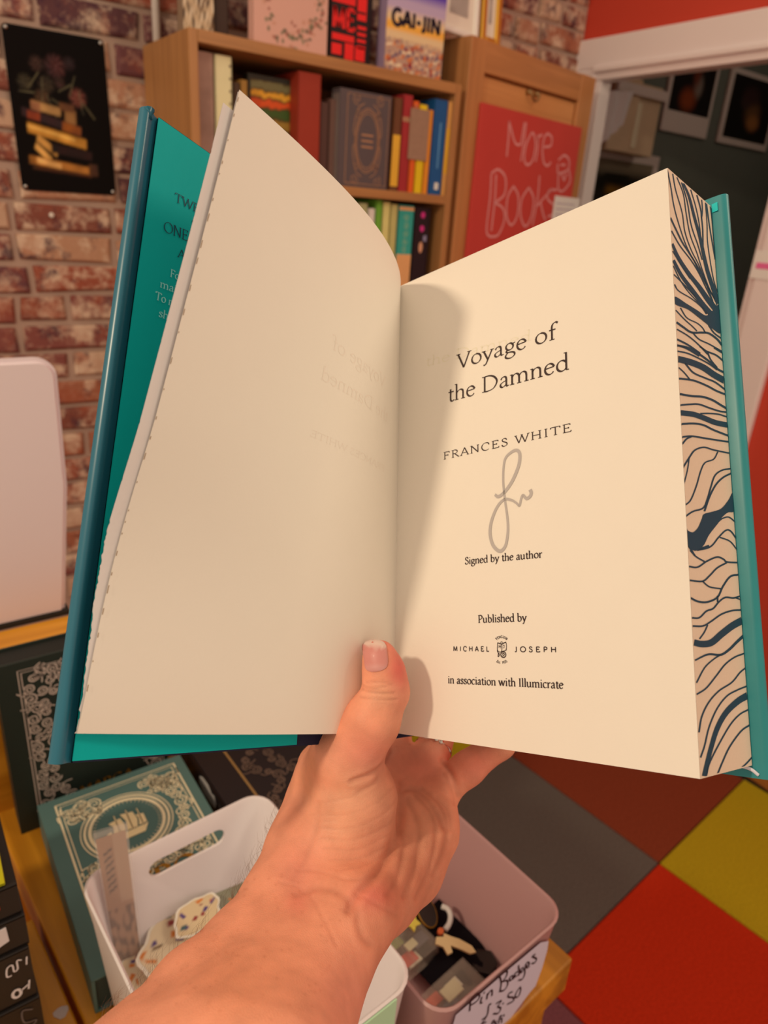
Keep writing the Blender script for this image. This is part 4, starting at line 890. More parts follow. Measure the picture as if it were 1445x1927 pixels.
# clear sleeve with a bookmark
bmk = empty('bookmark', 'clear sleeved bookmark with a brown illustration leaning in the white box corner', 'bookmark', (0, 0, 0))
q = [onZ((180, 1580), 1.040), onZ((236, 1562), 1.040), onZ((266, 1808), .886), onZ((222, 1826), .886)]
q = [np.array(a) for a in q]; e1 = nrm(q[1]-q[0]); nn_ = nrm(np.cross(e1, q[2]-q[1])); 
def bmp(u, v, off): return (q[3]*(1-u)[:, None]+q[2]*u[:, None])*(1-v)[:, None]+(q[0]*(1-u)[:, None]+q[1]*u[:, None])*v[:, None]+nn_*off
def bmf(u, v):
    c = np.tile(lin((176, 130, 100)), (len(u), 1)); n = wavy(u, v*3, 12, 61)
    c = over(c, np.clip(n*2+.2, 0, 1)*(v < .48), lin((108, 74, 62)))
    for k in range(7): c = over(c, rectm(u, v, .30, .62+.045*k, .34-.03*(k % 3), .018, .1, .01), lin((70, 48, 46)))
    return over(c, ((u > .55)*(v > .5))*.45, lin((206, 170, 140)))*np.array([1, 1.15, 1.35])
panel('illustrated_card', lambda u, v: bmp(u, v, 0.), 16, 60, bmf, stick, bmk)
clearp = mat('clear_sleeve', (.9, .86, .82), .08, .6, alpha=.22)
mb = MB(); g_ = np.linspace(0, 1, 9); Pq = np.array([[bmp(np.array([-.06+1.14*a]), np.array([-.02+1.07*b_]), .0012)[0] for a in g_] for b_ in g_]); mb.grid(Pq); mb.grid(Pq[:, ::-1]-nn_*.0024); mb.build('sleeve', clearp, bmk)

# pin badges
G6 = 'pin badges in the pink box'
def flat(root, name, poly, z0_, z1_, m): return MB().prism(poly, lambda u, v, e: (u, v, e), z0_, z1_).build(name, m, root)
def zz_(p, z=.872): return onZ(p, z)
pv = empty('velvet_pouch', 'black velvet pouch lying under the badges in the pink box', 'pouch', tuple(zz_((838, 1790), .862)))
bmv = MB(); g_ = np.linspace(-1, 1, 13); Pv = np.array([[(a*.034*(1-.12*b_*b_), b_*.046, .008*math.sqrt(max(0, (1-a*a)*(1-b_*b_)))+.002*math.sin(9*a+5*b_)) for a in g_] for b_ in g_]); bmv.grid(Pv); bmv.build('cloth', mat('black_velvet', K(24, 18, 18, .7), .95, .05), pv, True)
wt = empty('watch_badge', 'round black badge with a gold rim beside the hand', 'badge', tuple(zz_((803, 1716), .884)), (.5, .25, 0), G6)
flat(wt, 'disc', [(.010*math.cos(a), .0135*math.sin(a)) for a in np.linspace(0, 6.28, 25)[:-1]], -.002, .001, mat('black_enamel_badge', K(34, 24, 18, .7), .3, .5))
MB().tube([(.0105*math.cos(a), .0140*math.sin(a), 0) for a in np.linspace(0, 6.283, 25)], .0009, 6).build('gold_rim', gold, wt, True)
fg = empty('figure_badge', 'cream figure badge with a tiny orange head in the pink box', 'badge', tuple(zz_((846, 1778), .882)), (.15, 0, .3), G6)
flat(fg, 'body', [(-.010, .010), (-.004, .013), (.001, .008), (.004, .010), (.006, .004), (.010, -.004), (.013, -.016), (.011, -.022), (.006, -.019), (.003, -.010), (-.001, -.001), (-.005, -.006), (-.010, -.004), (-.007, .003)], 0, .002, mat('cream_enamel', K(226, 180, 116, .8), .35, .5))
flat(fg, 'head', [(.003+.0035*math.cos(a), .013+.003*math.sin(a)) for a in np.linspace(0, 6.28, 9)[:-1]], 0, .003, mat('orange_enamel', K(206, 90, 36, .8), .35, .5))
mo = empty('crescent_badge', 'white crescent badge at the back of the pink box', 'badge', tuple(zz_((842, 1727), .884)), (.2, 0, .2), G6)
MB().tube(spline([(-.011, -.006, 0), (-.004, -.005, .001), (.003, -.001, .001), (.006, .005, .001), (.004, .011, 0)], 5), .0027, 8).build('crescent', mat('white_enamel', K(206, 186, 160, .8), .3, .5), mo, True)
hx_ = empty('hexagon_badge', 'black hexagonal badge lying alone on the pink box floor', 'badge', tuple(zz_((910, 1812), .866)), (0, 0, .3), G6)
flat(hx_, 'plate', [(.013*math.cos(a), .013*math.sin(a)) for a in np.arange(0, 6.2, math.pi/3)], 0, .002, mat('black_enamel_badge', K(34, 24, 18, .7), .3, .5))
MB().tube([(.0125*math.cos(a), .0125*math.sin(a), .002) for a in np.arange(0, 6.4, math.pi/3)], .0006, 5).build('rim', mat('dark_metal_rim', (.06, .05, .05), .3, .5, .8), hx_)
yl = empty('yellow_badge', 'small yellow star badge peeking out beside the wrist', 'badge', tuple(zz_((774, 1736), .892)), (.3, .1, 0), G6)
flat(yl, 'star', [((.009 if k % 2 else .005)*math.cos(k*math.pi/5), (.009 if k % 2 else .005)*math.sin(k*math.pi/5)) for k in range(10)], 0, .002, mat('yellow_enamel', K(226, 190, 60, .85), .35, .5))
MB().tube([(0, 0, 0), (0, 0, -.006)], .0007, 6).build('pin', mat('steel', (.6, .6, .6), .3, .5, 1.), yl)
clr = mat('clear_box_plastic', (.86, .76, .66), .08, .6, alpha=.13)
def P2_(w): c = R.T@(np.asarray(w)-C0); return (CX+FPX*c[0]/c[2], CY+FPX*c[1]/c[2])
def clear_case(label, px, z, w, d, rz, seed):
    r = np.random.default_rng(seed); root = empty('clear_case', label, 'case', tuple(onZ(px, z)), (.0, 0, rz), 'clear cases in the pink box')
    sh_ = MB(); h = .016; t = .001
    sh_.box(-w/2, w/2, -d/2, d/2, 0, t).box(-w/2, -w/2+t, -d/2, d/2, t, h).box(w/2-t, w/2, -d/2, d/2, t, h).box(-w/2, w/2, -d/2, -d/2+t, t, h).box(-w/2, w/2, d/2-t, d/2, t, h)
    sh_.build('base', clr, root); MB().box(-w/2-.0006, w/2+.0006, -d/2-.0006, d/2+.0006, h, h+.0022, .0006).build('lid', clr, root)
    MB().box(-.0006, .0006, -d/2+.001, d/2-.001, .001, .012).build('divider', clr, root)
    for k in range(7):
        c = [(206, 70, 40), (230, 190, 130), (180, 60, 40), (226, 214, 190), (120, 120, 60), (70, 60, 60), (236, 190, 120)][k]
        x, y = r.uniform(-w*.38, w*.38), r.uniform(-d*.38, d*.38); s_ = r.uniform(.004, .0065)
        MB().box(x-s_*1.5, x+s_*1.5, y-s_, y+s_, .001+.0015*k, .003+.0015*k, .0005).build('tiny_badge', mat('badge_%d_%d_%d' % c, K(*c, .55), .35, .5), root)
clear_case('clear case of tiny badges against the white box corner', P2_((.309, .345, .866)), .866, .052, .056, math.radians(7), 3)
clear_case('clear case of tiny badges at the near end of the pink box', P2_((.318, .280, .866)), .866, .062, .029, math.radians(7), 8)
# ================================================================== THE OPEN BOOK
# its own frame: w across the right-hand page, a up the gutter, n out of the page (lens frame -> room)
BG = np.array([.0046, .1077, .3474]); Ba = nrm([.0189, -.9854, .169]); Bw = np.array([.7161, -.1046, -.6901]); Bw = nrm(Bw-Ba*(Bw@Ba))
Bn = np.cross(Bw, Ba); Bn = Bn if Bn[2] < 0 else -Bn
PW, PH = .1463, .234
def bk(w, a, n): return c2w(BG+Bw*w+Ba*a+Bn*n)
def bkv(A): A = np.asarray(A, float); return c2w(BG+A[..., :1]*Bw+A[..., 1:2]*Ba+A[..., 2:3]*Bn)
WA, WW, WN = R@Ba, R@Bw, R@Bn                        # the same axes in the room
ob_ = empty('open_book', 'open hardback in a teal jacket held up by the hand, title page showing', 'book')
paper = mat('cream_paper', K(250, 220, 184, 1.02), .8, .2, bump=.06, bscale=900, noise=.012, nscale=60)
paper2 = mat('white_endpaper', K(236, 210, 184, 1.0), .75, .2, bump=.08, bscale=500)
ink = mat('printed_ink', K(70, 52, 44, .95), .7, .2)
teal = mat('teal_jacket', K(0, 134, 118, .60), .5, .12, bump=.05, bscale=700)
tealdark = mat('dark_teal_jacket', K(34, 92, 98, .8), .30, .5)
tealback = mat('sea_green_jacket', K(40, 132, 122, 1.05), .38, .5, noise=.2, nscale=26)
navy = mat('navy_board', K(26, 24, 44, .8), .6, .3)
# text block: title page in front, thickness behind it
T0, T1 = .0383, .0440
def blk_pt(u, t, f): return (u+.0030*f, t*PH, -(T0*t+T1*(1-t))*f)
uu = np.linspace(0, PW, 25); tt_ = np.linspace(0, 1, 13)
mb = MB()
mb.grid(bkv(np.array([[(u, t*PH, 0) for u in uu] for t in tt_])))
mb.grid(bkv(np.array([[blk_pt(PW, t, f) for f in np.linspace(0, 1, 5)] for t in tt_])))
mb.grid(bkv(np.array([[blk_pt(u, t, 1) for u in uu[::-1]] for t in tt_])))
mb.grid(bkv(np.array([[blk_pt(u, 1., f) for u in uu] for f in (0, .5, 1)])))
mb.grid(bkv(np.array([[blk_pt(u, 0., f) for u in uu] for f in (1, .5, 0)])))
mb.grid(bkv(np.array([[blk_pt(0, t, f) for t in tt_] for f in (0, 1)])))
tb_ = mb.build('text_block', paper, ob_)
# fore-edge: page lines + painted pattern
fe = [(np.array(c), s) for c, s in (((1262, 315), 0), ((1340, 388), 1), ((1414, 1440), 2), ((1311, 1461), 3))]
fq = np.array([bk(*blk_pt(PW, 1., 0)), bk(*blk_pt(PW, 1., 1)), bk(*blk_pt(PW, 0., 1)), bk(*blk_pt(PW, 0., 0))])
fnrm = nrm(np.cross(fq[1]-fq[0], fq[3]-fq[0])); fnrm = fnrm if fnrm@(C0-fq[0]) > 0 else -fnrm
def fore(u, v, e): return (fq[0]*(1-u)+fq[1]*u)*v+(fq[3]*(1-u)+fq[2]*u)*(1-v)+fnrm*e
edgepaper = mat('page_edges', K(214, 176, 138, .8), .8, .2, noise=.04, nscale=900)
mb = MB(); mb.grid(np.array([[fore(u, v, .00008) for u in np.linspace(0, 1, 9)] for v in np.linspace(0, 1, 13)])); mb.build('fore_edge', edgepaper, tb_)
def uv_of(p):                                        # fore-edge pixel -> (across, up)
    P0_, P1_, P2_, P3_ = [x[0].astype(float) for x in fe]
    u = v = .5
    for _ in range(12):
        f = (P0_*(1-u)+P1_*u)*v+(P3_*(1-u)+P2_*u)*(1-v)-p
        fu = (P1_-P0_)*v+(P2_-P3_)*(1-v); fv = (P0_*(1-u)+P1_*u)-(P3_*(1-u)+P2_*u)
        d = np.linalg.solve(np.stack([fu, fv], 1), -f); u += d[0]; v += d[1]
    return u, v
FA, FB, FC_ = (4.943, 1250, 310), (4.82, 1260, 680), (4.588, 1280, 1060)
FE = [(FA, [
 (9, '55,40 85,230 110,420 150,600 215,820 290,980 340,1100'), (9, '100,80 125,250 180,480 205,680 260,860 330,1010 400,1200 460,1360'), (9, '135,110 190,280 215,480 250,700 310,880 360,1050 420,1220 490,1370'), (10, '175,160 225,360 260,600 320,800 360,950'),
 ((18, 44), '190,165 240,300 290,520 340,720 375,900 410,1060 460,1220 520,1400'), (9, '255,225 300,400 330,560 345,700'), (12, '310,275 345,420 355,520 365,640 368,840'), (9, '355,320 362,430 355,520'), (9, '390,350 405,560 410,750 435,950 470,1150 510,1280'), (11, '400,360 430,600 470,850 485,940'), (9, '435,380 450,500 465,680 480,880'),
 (14, '80,550 120,650 180,790 240,890 320,1030 400,1200 480,1340'), (11, '90,690 160,830 260,970 330,1090 390,1220 470,1390'), ((22, 60), '95,820 150,960 240,1110 330,1230 420,1360 530,1490'), (9, '100,900 170,1030 250,1160'), ((26, 60), '105,990 170,1130 260,1260 370,1410 450,1500 530,1570'), (9, '105,1050 160,1180 230,1290 330,1400 410,1490'), (11, '110,1140 180,1210 290,1330 390,1450'),
 (11, '115,1240 150,1300 260,1360 350,1430 400,1500'), ('p', '118,1365 220,1420 310,1470 390,1515 440,1480 480,1430 515,1400 525,1480 530,1560 535,1680 470,1650 420,1612 330,1545 230,1475 120,1440'), (11, '125,1500 200,1580 270,1640 310,1680'), (11, '165,1470 220,1560 310,1600 360,1640 390,1690'), (20, '130,1620 190,1660 260,1700 350,1690 420,1690 500,1740 550,1800'), (14, '420,1610 470,1680 540,1730'), (13, '135,1690 230,1740 320,1810 410,1900'), (13, '270,1700 330,1760 430,1800 550,1860'), (18, '135,1790 230,1830 340,1900'), (14, '135,1850 220,1870 330,1927')]),
 (FB, [(20, '85,20 180,30 280,80 370,140 440,200 505,230'), (16, '280,0 340,40 430,70 500,120'), (14, '410,0 500,50'), (14, '350,50 380,120 440,190'), (14, '85,75 180,85 300,130 380,170 440,210'), (62, '90,150 200,165 310,200 410,260 515,310'), (16, '150,180 220,260 330,300 420,330 520,395'), (12, '95,230 140,270 190,330'), (18, '95,335 220,335 340,370 430,410 525,440'), (20, '100,480 200,485 300,480 390,500 470,540 530,570'), (16, '105,585 190,565 270,555 370,580 460,600 540,605'), (50, '110,655 220,655 320,680 420,710 545,725'),
 (14, '280,640 360,630 450,630 540,650'), (18, '110,760 220,740 310,745 400,780 550,825'), (16, '115,880 200,860 320,865 550,880'), (14, '120,945 160,890 200,865'), (14, '125,1160 180,1060 230,985 310,950 400,965 560,985'), (10, '180,1060 165,1170 135,1300'), (12, '440,980 400,1050 320,1090 280,1170 240,1310 190,1440 145,1490'), (14, '570,1125 480,1145 410,1200 370,1310 340,1410 300,1500 210,1540 145,1590'), (16, '575,1165 490,1210 420,1280 360,1390 310,1530'), ('p', '585,1345 540,1410 470,1490 390,1525 305,1555 285,1600 250,1680 205,1725 165,1715 157,1700 155,1800 170,1860 205,1882 240,1880 300,1830 350,1735 440,1620 470,1575 530,1525 600,1500'), (12, '600,1600 540,1565 480,1580 440,1610'), (14, '620,1760 560,1690 510,1685 440,1750 360,1840 240,1880'), (12, '620,1850 550,1780 450,1750'), (16, '170,1850 220,1927')]),
 (FC_, [(16, '70,15 140,35 240,0'), (12, '80,50 130,100 200,135'), (14, '70,185 140,185 220,130 310,90 370,105 400,125 510,125'), (14, '75,298 180,298 240,250 310,180 400,130'), (12, '180,298 240,340 340,350'), (16, '515,225 430,245 360,330 310,420 220,465 140,465 80,440'), (14, '530,400 460,420 380,420 320,460 270,515 210,540 150,595 90,600'), (11, '530,430 470,415'), (14, '310,410 310,460'), (14, '540,515 440,525 340,560 250,620 180,660 95,665'), (12, '220,650 190,710 150,765'), ((60, 50), '540,600 440,650 340,720 250,790 170,805 105,795'), ((26, 13), '550,725 480,780 410,840 330,885 220,885 110,935'), (12, '330,885 270,920 190,990 120,1110'), (13, '560,865 460,900 370,960 290,1050 200,1150 120,1200'), (13, '570,980 510,1020 430,1100 310,1170 220,1260 160,1370 135,1490'), (13, '580,1125 480,1160 380,1210 290,1310 220,1450 180,1590 145,1680'), ((56, 34), '580,1200 480,1250 370,1340 290,1460 230,1620 170,1820'), (13, '590,1310 500,1350 410,1430 310,1570 220,1720 190,1820'), (14, '600,1430 510,1480 400,1600 330,1720 280,1820'), (13, '615,1680 540,1740 460,1790')])]
mb = MB(); FW = (T0+T1)/2
for (s_, ox, oy), L_ in FE:
    for wd, txt in L_:
        p = spline([tuple(map(float, q.split(','))) for q in txt.split()], 7, wd == 'p')
        if wd == 'p':
            k_ = len(mb.v); mb.v += [tuple(fore(*np.clip(uv_of(np.array([ox+q[0]/s_, oy+q[1]/s_])), 0, 1), .00025)) for q in p[:-1]]; mb.f.append(tuple(range(k_, k_+len(p)-1))); continue
        p = np.stack([ox+p[:, 0]/s_, oy+p[:, 1]/s_], 1)
        w = (np.linspace(*wd, len(p)) if isinstance(wd, tuple) else np.full(len(p), float(wd)))/s_
        ribbon(mb, p, w, lambda a, b: fore(*[min(max(c, lo_c), 1-lo_c) for c, lo_c in zip(uv_of(np.array([a, b])), (0, .002))], .00022))
mb.build('edge_painting', mat('edge_paint', K(34, 58, 66, .8), .6, .2), tb_)

# jacket: back cover, spine, front cover
def rslab(P, th, m, name, par, outr=.0022):
    """P(q,t)->inner surface point+normal in book frame; rounded outer edge"""
    pass
mb = MB(); ext = .0094
prof = [(-.006, -.0008), (PW+.0030, -.0008)]+[(PW+ext-.0030+.0030*math.sin(a), -.0030+.0024*math.cos(a)-.0004) for a in np.linspace(0, math.pi, 9)]+[(-.006, -.0058)]
lo, hi = -.0048, PH+.0045
def bc_pt(u, n, t): z = lo+(hi-lo)*t; k = min(max(z/PH, 0), 1); return (u, z, n-(T0*k+T1*(1-k)))
tl_ = np.linspace(0, 1, 13)
mb.grid(bkv(np.array([[bc_pt(u, n, t) for u, n in prof+prof[:1]] for t in tl_])))
for t in (0., 1.):
    k = len(mb.v); mb.v += [tuple(bk(*bc_pt(u, n, t))) for u, n in prof]; mb.f.append(tuple(range(k, k+len(prof))))
bcov = mb.build('back_cover', tealback, ob_, True); md = bcov.modifiers.new('e', 'EDGE_SPLIT'); md.split_angle = math.radians(60)
# folded corner of the back flap and the bright peek of lining at the head
mb = MB(); mb.grid(bkv(np.array([[(PW+.0032+.0025*i, PH+.0012-.004*j, -T0-.0006+.0003*i) for i in (0, 1)] for j in (0, 1)]))); mb.build('flap_corner', mat('bright_teal', K(40, 190, 170, .9), .4), bcov)
mb = MB(); mb.tube(spline([bk(PW-.010, -.0022, -T1-.0012), bk(PW-.005, -.0005, -T1+.0006), bk(PW+.002, -.0012, -T1+.0004), bk(PW+.005, -.0034, -T1-.0006)], 6), .0007, 6).build('flap_curl', mat('jacket_white_underside', K(216, 196, 190, .9), .5), bcov, True)
sp1 = MB(); SPW = -.0072
sp1.grid(bkv(np.array([[(SPW-.003*math.sin(a*math.pi), lo+(hi-lo)*t, .002-(.052)*a) for a in np.linspace(0, 1, 9)] for t in tl_])))
sp1.grid(bkv(np.array([[(SPW-.003-.003*math.sin(a*math.pi), lo+(hi-lo)*t, .002-(.052)*a) for a in np.linspace(1, 0, 9)] for t in tl_])))
sp1.grid(bkv(np.array([[(SPW-.003*math.sin(a*math.pi)-.003*f, lo, .002-(.052)*a) for a in np.linspace(0, 1, 9)] for f in (1, 0)])))
sp1.build('spine', navy, ob_)
# front cover: hinge line -> outer edge (bottom B, top T)
HB, HT = np.array([-.0068, -.0040, .0005]), np.array([-.0068, .2385, .0005])
EB, ET = np.array([-.0145, .0006, .1575]), np.array([.0083, .2462, .1552])
def fc(q, t, off=0.):                               # q 0 at outer edge .. 1 at hinge; off towards the pages
    P_ = (EB*(1-t)+ET*t)*(1-q)+(HB*(1-t)+HT*t)*q; return P_+np.array([1, 0, 0])*off
qs = np.linspace(0, 1, 15); CW = .158; FOLD = .0072/CW
mb = MB(); mb.grid(bkv(np.array([[fc(q, t, 0) for q in np.linspace(FOLD*1.06, 1, 15)] for t in tl_]))); mb.grid(bkv(np.array([[fc(q, t, -.003) for q in np.linspace(1, FOLD*1.06, 15)] for t in tl_])))
for t, od in ((0., 1), (1., -1)): mb.grid(bkv(np.array([[fc(q, t, -.003*f) for q in np.linspace(FOLD*1.06, 1, 15)] for f in (0, 1)[::od]])))
fcov = mb.build('front_cover', navy, ob_)
FE_Q = .665                                          # flap reaches this far towards the hinge
mb = MB(); mb.grid(bkv(np.array([[fc(q, .003+.994*t, .0007) for q in np.linspace(FOLD, FE_Q, 13)] for t in tl_])))
mb.grid(bkv(np.array([[fc(q, .003+.994*t, .0003) for q in np.linspace(FE_Q, FOLD, 13)] for t in tl_]))); mb.grid(bkv(np.array([[fc(q, .003, .0003+.0004*f) for q in np.linspace(FOLD, FE_Q, 13)] for f in (0, 1)])))
flap = mb.build('jacket_flap', teal, fcov)
mb = MB(); prof = [(FOLD*1.05, -.0012), (FOLD*.85, -.0008), (FOLD*.65, .0003), (FOLD*.45, .0012), (FOLD*.28, .0013), (FOLD*.14, .0006), (FOLD*.04, -.0008), (0, -.0022), (FOLD*.10, -.0034), (FOLD*.6, -.0036), (FOLD*2.5, -.0036)]
mb.grid(bkv(np.array([[fc(q, t, o) for q, o in prof] for t in tl_])))
for t in (0., 1.):
    k = len(mb.v); mb.v += [tuple(bkv(fc(q, t, o)[None])[0]) for q, o in prof]; mb.f.append(tuple(range(k, k+len(prof))))
fold = mb.build('jacket_fold', tealdark, fcov, True); md = fold.modifiers.new('e', 'EDGE_SPLIT'); md.split_angle = math.radians(60)
# crumpled top corner of the fold
mb = MB(); mb.tube([bkv(fc(FOLD*.5, .985, .0004)[None])[0], bkv(fc(FOLD*.4, .998, .0008)[None])[0], bkv(fc(FOLD*.5, 1.004, -.0004)[None])[0]], [.0012, .0021, .0008], 8).build('crumpled_corner', tealdark, fcov, True)
# flap lettering (cut off by the pages)
fp = [bkv(fc(q, t, .00095)[None])[0] for q, t in ((FOLD, .35), (.45, .35), (.25, .9))]
fn_ = nrm(np.cross(fp[1]-fp[0], fp[2]-fp[0])); fn_ = fn_ if fn_@(C0-fp[0]) > 0 else -fn_
def on_plane_text(mb, s, p0, p1, q, n, cap, lift=.0, **k):
    A, B_ = onP(p0, q, n), onP(p1, q, n); ex = nrm(B_-A); ey = np.cross(n, ex); ey = ey if ey[2] > 0 else -ey
    text_map(mb, s, A+n*lift, ex, ey, np.linalg.norm(B_-A), cap/.66, **k)
zf = lambda c: (200+c[0]/6.423, 340+c[1]/6.423)
def flap_plane(p):  # local plane near a pixel of the flap
    best = min(((q, t) for q in np.linspace(.04, .5, 24) for t in np.linspace(.3, 1, 36)), key=lambda w: np.linalg.norm(np.array(P2((bkv(fc(w[0], w[1], .00095)[None])[0])))-p))
    q, t = best; a = bkv(fc(q, t, .0010)[None])[0]; b_ = bkv(fc(q+.05, t, .0010)[None])[0]; c = bkv(fc(q, t+.05, .0010)[None])[0]
    n = nrm(np.cross(b_-a, c-a)); return a, (n if n@(C0-a) > 0 else -n)
def P2(w): c = R.T@(np.asarray(w)-C0); return (CX+FPX*c[0]/c[2], CY+FPX*c[1]/c[2])
dkink = mat('navy_flap_ink', K(10, 44, 58, .8), .5); ltink = mat('pale_flap_ink', K(150, 206, 182, .9), .5)
md_, ml_ = MB(), MB()
for s_, a, b_, cap, m_, k in (('TWE', (822, 245), (1122, 400), .0036, md_, dict(thick=.075, thin=.028)), ('T', (1030, 580), (1130, 625), .0036, md_, dict(thick=.075, thin=.028)), ('ONE C', (690, 610), (1120, 790), .0042, md_, dict(thick=.07, thin=.025)), ('A', (862, 920), (950, 955), .0034, md_, dict(thick=.075, thin=.028)),
                          ('Fo', (768, 1158), (880, 1205), .0031, ml_, dict(thick=.11, thin=.045)), ('mai', (645, 1285), (848, 1362), .0031, ml_, dict(thick=.11, thin=.045)), ('To m', (585, 1430), (835, 1535), .0032, ml_, dict(thick=.11, thin=.045)), ('shi', (628, 1638), (782, 1700), .0031, ml_, dict(thick=.11, thin=.045))):
    q, n = flap_plane(np.array(zf(a))); on_plane_text(m_, s_, zf(a), zf(b_), q, n, cap, .0001, **k)
md_.build('dark_lettering', dkink, flap); ml_.build('pale_lettering', ltink, flap)

# the two leaves lifted on the left
LP = np.array([.0285, -.0053, -.1155, .0503, .8298, .0647, -.2225, .3722, .011, -.0084]); LW = .152
def leaf(ns, nt, da=0., dw=0., Wl=LW, jag=0., seed=0, back=False):
    """bent sheet: returns (nt+1, ns+1, 3) in the book frame"""
    s_ = np.linspace(0, Wl, 241); out = []; r = np.random.default_rng(seed); nz_ = 0.
    for t in np.linspace(0, 1, nt+1):
        sm = (s_[1:]+s_[:-1])/2; lam = .01+abs(LP[5])
        ph = LP[0]+LP[1]*t+LP[2]*t*t+(LP[3]+LP[4]*t)*np.exp(-sm/lam)+(LP[6]+LP[7]*t)*sm/LW+da*(.3+.7*t)*np.minimum(1, sm/.03)-.05*16*(4*t*max(0, .5-t))**2*(sm/LW)
        ds = s_[1]-s_[0]; ww = np.r_[0, np.cumsum(np.sin(ph)*ds)]; nn = np.r_[0, np.cumsum(np.cos(ph)*ds)]; aa = t*PH+(LP[8]+LP[9]*t)*s_/LW
        nz_ = .6*nz_+r.normal(0, 1); wl = Wl
        if back: k = min(1., t/.38); wl = LW+.0004+(Wl-LW)*k*k*(3-2*k); aa = aa-.0066*t
        q = np.linspace(0, wl+nz_*jag-jag, ns+1)
        dw_ = dw-(.0026*t*np.minimum(1, q/.03) if back else 0)
        out.append(np.stack([np.interp(q, s_, ww)+dw_, np.interp(q, s_, aa), np.interp(q, s_, nn)], 1))
    return np.array(out)
L1 = leaf(40, 40)
def sheet(L, m, name, th=.00018):
    mb = MB(); mb.grid(bkv(L)); B2 = L.copy(); B2[..., 0] -= th; mb.grid(bkv(B2[:, ::-1])); return mb.build(name, m, ob_, True)
lf1 = sheet(L1, paper, 'front_leaf')
L2 = leaf(30, 240, dw=-.0007, Wl=LW+.0047, jag=.00016, seed=3, back=True)
lf2 = sheet(L2, paper2, 'rough_edged_leaf')
L3 = leaf(30, 20, da=-.006, dw=-.0003, Wl=LW-.0004); sheet(L3, paper2, 'under_leaf')
# printed dashes where the edge painting catches the leaf
mb = MB(); r_ = np.random.default_rng(5); E1 = leaf(2, 400)[:, -1]; E0 = leaf(380, 400)[:, -2]
i = 26
while i < 395:
    n_ = int(r_.integers(2, 7)); w0 = bkv(np.array([[E1[k]+np.array([.0003, 0, -.0001]) for k in range(i, min(i+n_, 400))], [E0[k]+np.array([.0003, 0, 0]) for k in range(i, min(i+n_, 400))]])); mb.grid(w0); i += n_+int(r_.integers(5, 16))
mb.build('edge_dashes', mat('edge_dash_ink', K(166, 134, 102, .9), .7), lf1)

# title-page lettering
pq = bk(0, 0, .00016)
LINES = [('Voyage of', (860, 694.6), (1047, 637.2), .0074, {}), ('the Damned', (842, 757), (1072, 694.5), .0076, {}), ('FRANCES WHITE', (834, 865), (1076, 811.5), .0036, dict(track=.10, thick=.105, thin=.036))]
for s_, a, b_, cap, k in LINES:
    mb = MB(); on_plane_text(mb, s_, a, b_, pq, WN, cap, **dict(dict(thick=.090, thin=.030), **k)); mb.build('title_line', ink, tb_)
for s_, a, b_, cap in (('Signed by the author', (874.5, 1062), (1020.5, 1049), .0032), ('Published by', (899.5, 1172), (991, 1168.8), .0033), ('in association with Illumicrate', (842.5, 1285.5), (1060.5, 1296), .0033)):
    mb = MB(); on_plane_text(mb, s_, a, b_, pq, WN, cap, thick=.125, thin=.05); mb.build('text_line', ink, tb_)
mb = MB()
for s_, a, b_ in (('MICHAEL', (852.5, 1225), (920.5, 1225.8)), ('JOSEPH', (968, 1226.4), (1047.5, 1227.4))): on_plane_text(mb, s_, a, b_, pq, WN, .0021, thick=.13, sans=True, track=.32)
# publisher's emblem: arched words, open book and bird
EMS = 4.8167
def pe(c): x = onP((800+c[0]/EMS, 1030+c[1]/EMS), pq, WN)-pq; return np.array([x@WW, x@WA])
def emap(a, b): return pq+WW*a+WA*b
def arcword(s_, cx, cy, rad, a0, a1, size, up):
    st, adv = text2d(s_, thick=.13, sans=True, track=.12)
    for p, w in st:
        th = np.radians(a0+(a1-a0)*p[:, 0]/adv); rr = rad+(p[:, 1]-.33)*size*(1 if up else -1)
        q = np.array([pe((cx+k*math.cos(t), cy-k*math.sin(t))) for k, t in zip(rr, th)]); ribbon(mb, q, w*size/EMS*.29/1340, emap)
arcword('PENGUIN', 692, 872, 62, 143, 37, 34, True); arcword('Est. 1935', 694, 972, 72, 232, 308, 34, False)
for w, pts in ((7, '655,868 655,935 690,945 692,880 655,868'), (7, '692,880 730,862 732,928 692,945'), (9, '655,864 690,876 732,858'), (5, '668,885 668,912'), (5, '668,888 676,902 684,888'), (5, '684,888 684,916'), (5, '704,888 718,886'), (5, '714,888 714,908 706,912'), (5, '652,925 652,940 660,938'), (5, '732,918 736,930 728,934'), (6, '680,862 692,856 704,862'),
               (9, '652,940 662,960 660,990 668,985'), (7, '668,955 672,985'), (10, '690,950 710,945 728,960 728,985 712,998 692,992 684,972 690,950'), (6, '700,962 712,958 718,972 708,980 700,970'), (5, '690,980 705,990'), (5, '700,950 720,975'), (4, '694,960 712,988')):
    ribbon(mb, spline([pe(tuple(map(float, q.split(',')))) for q in pts.split()], 4), w/EMS*.29/1340, emap)
mb.build('publisher_emblem', ink, tb_)
mb = MB(); zs = lambda c: (780+c[0]/3.8026, 560+c[1]/3.8026)
SG = [(575, 1410), (600, 1424), (645, 1390), (700, 1310), (745, 1200), (752, 1120), (730, 1092), (690, 1108), (650, 1150), (636, 1220), (634, 1320), (645, 1440), (662, 1560), (668, 1660), (655, 1760), (630, 1805), (600, 1812), (560, 1770), (540, 1690), (550, 1600), (590, 1500), (640, 1446), (690, 1448), (728, 1470), (750, 1488), (762, 1440), (776, 1414), (800, 1438), (826, 1422), (834, 1396), (826, 1374)]
pt = np.array([(lambda x: (x@WW, x@WA))(onP(zs(q), pq, WN)-pq) for q in SG]); pc_ = spline(pt, 10)
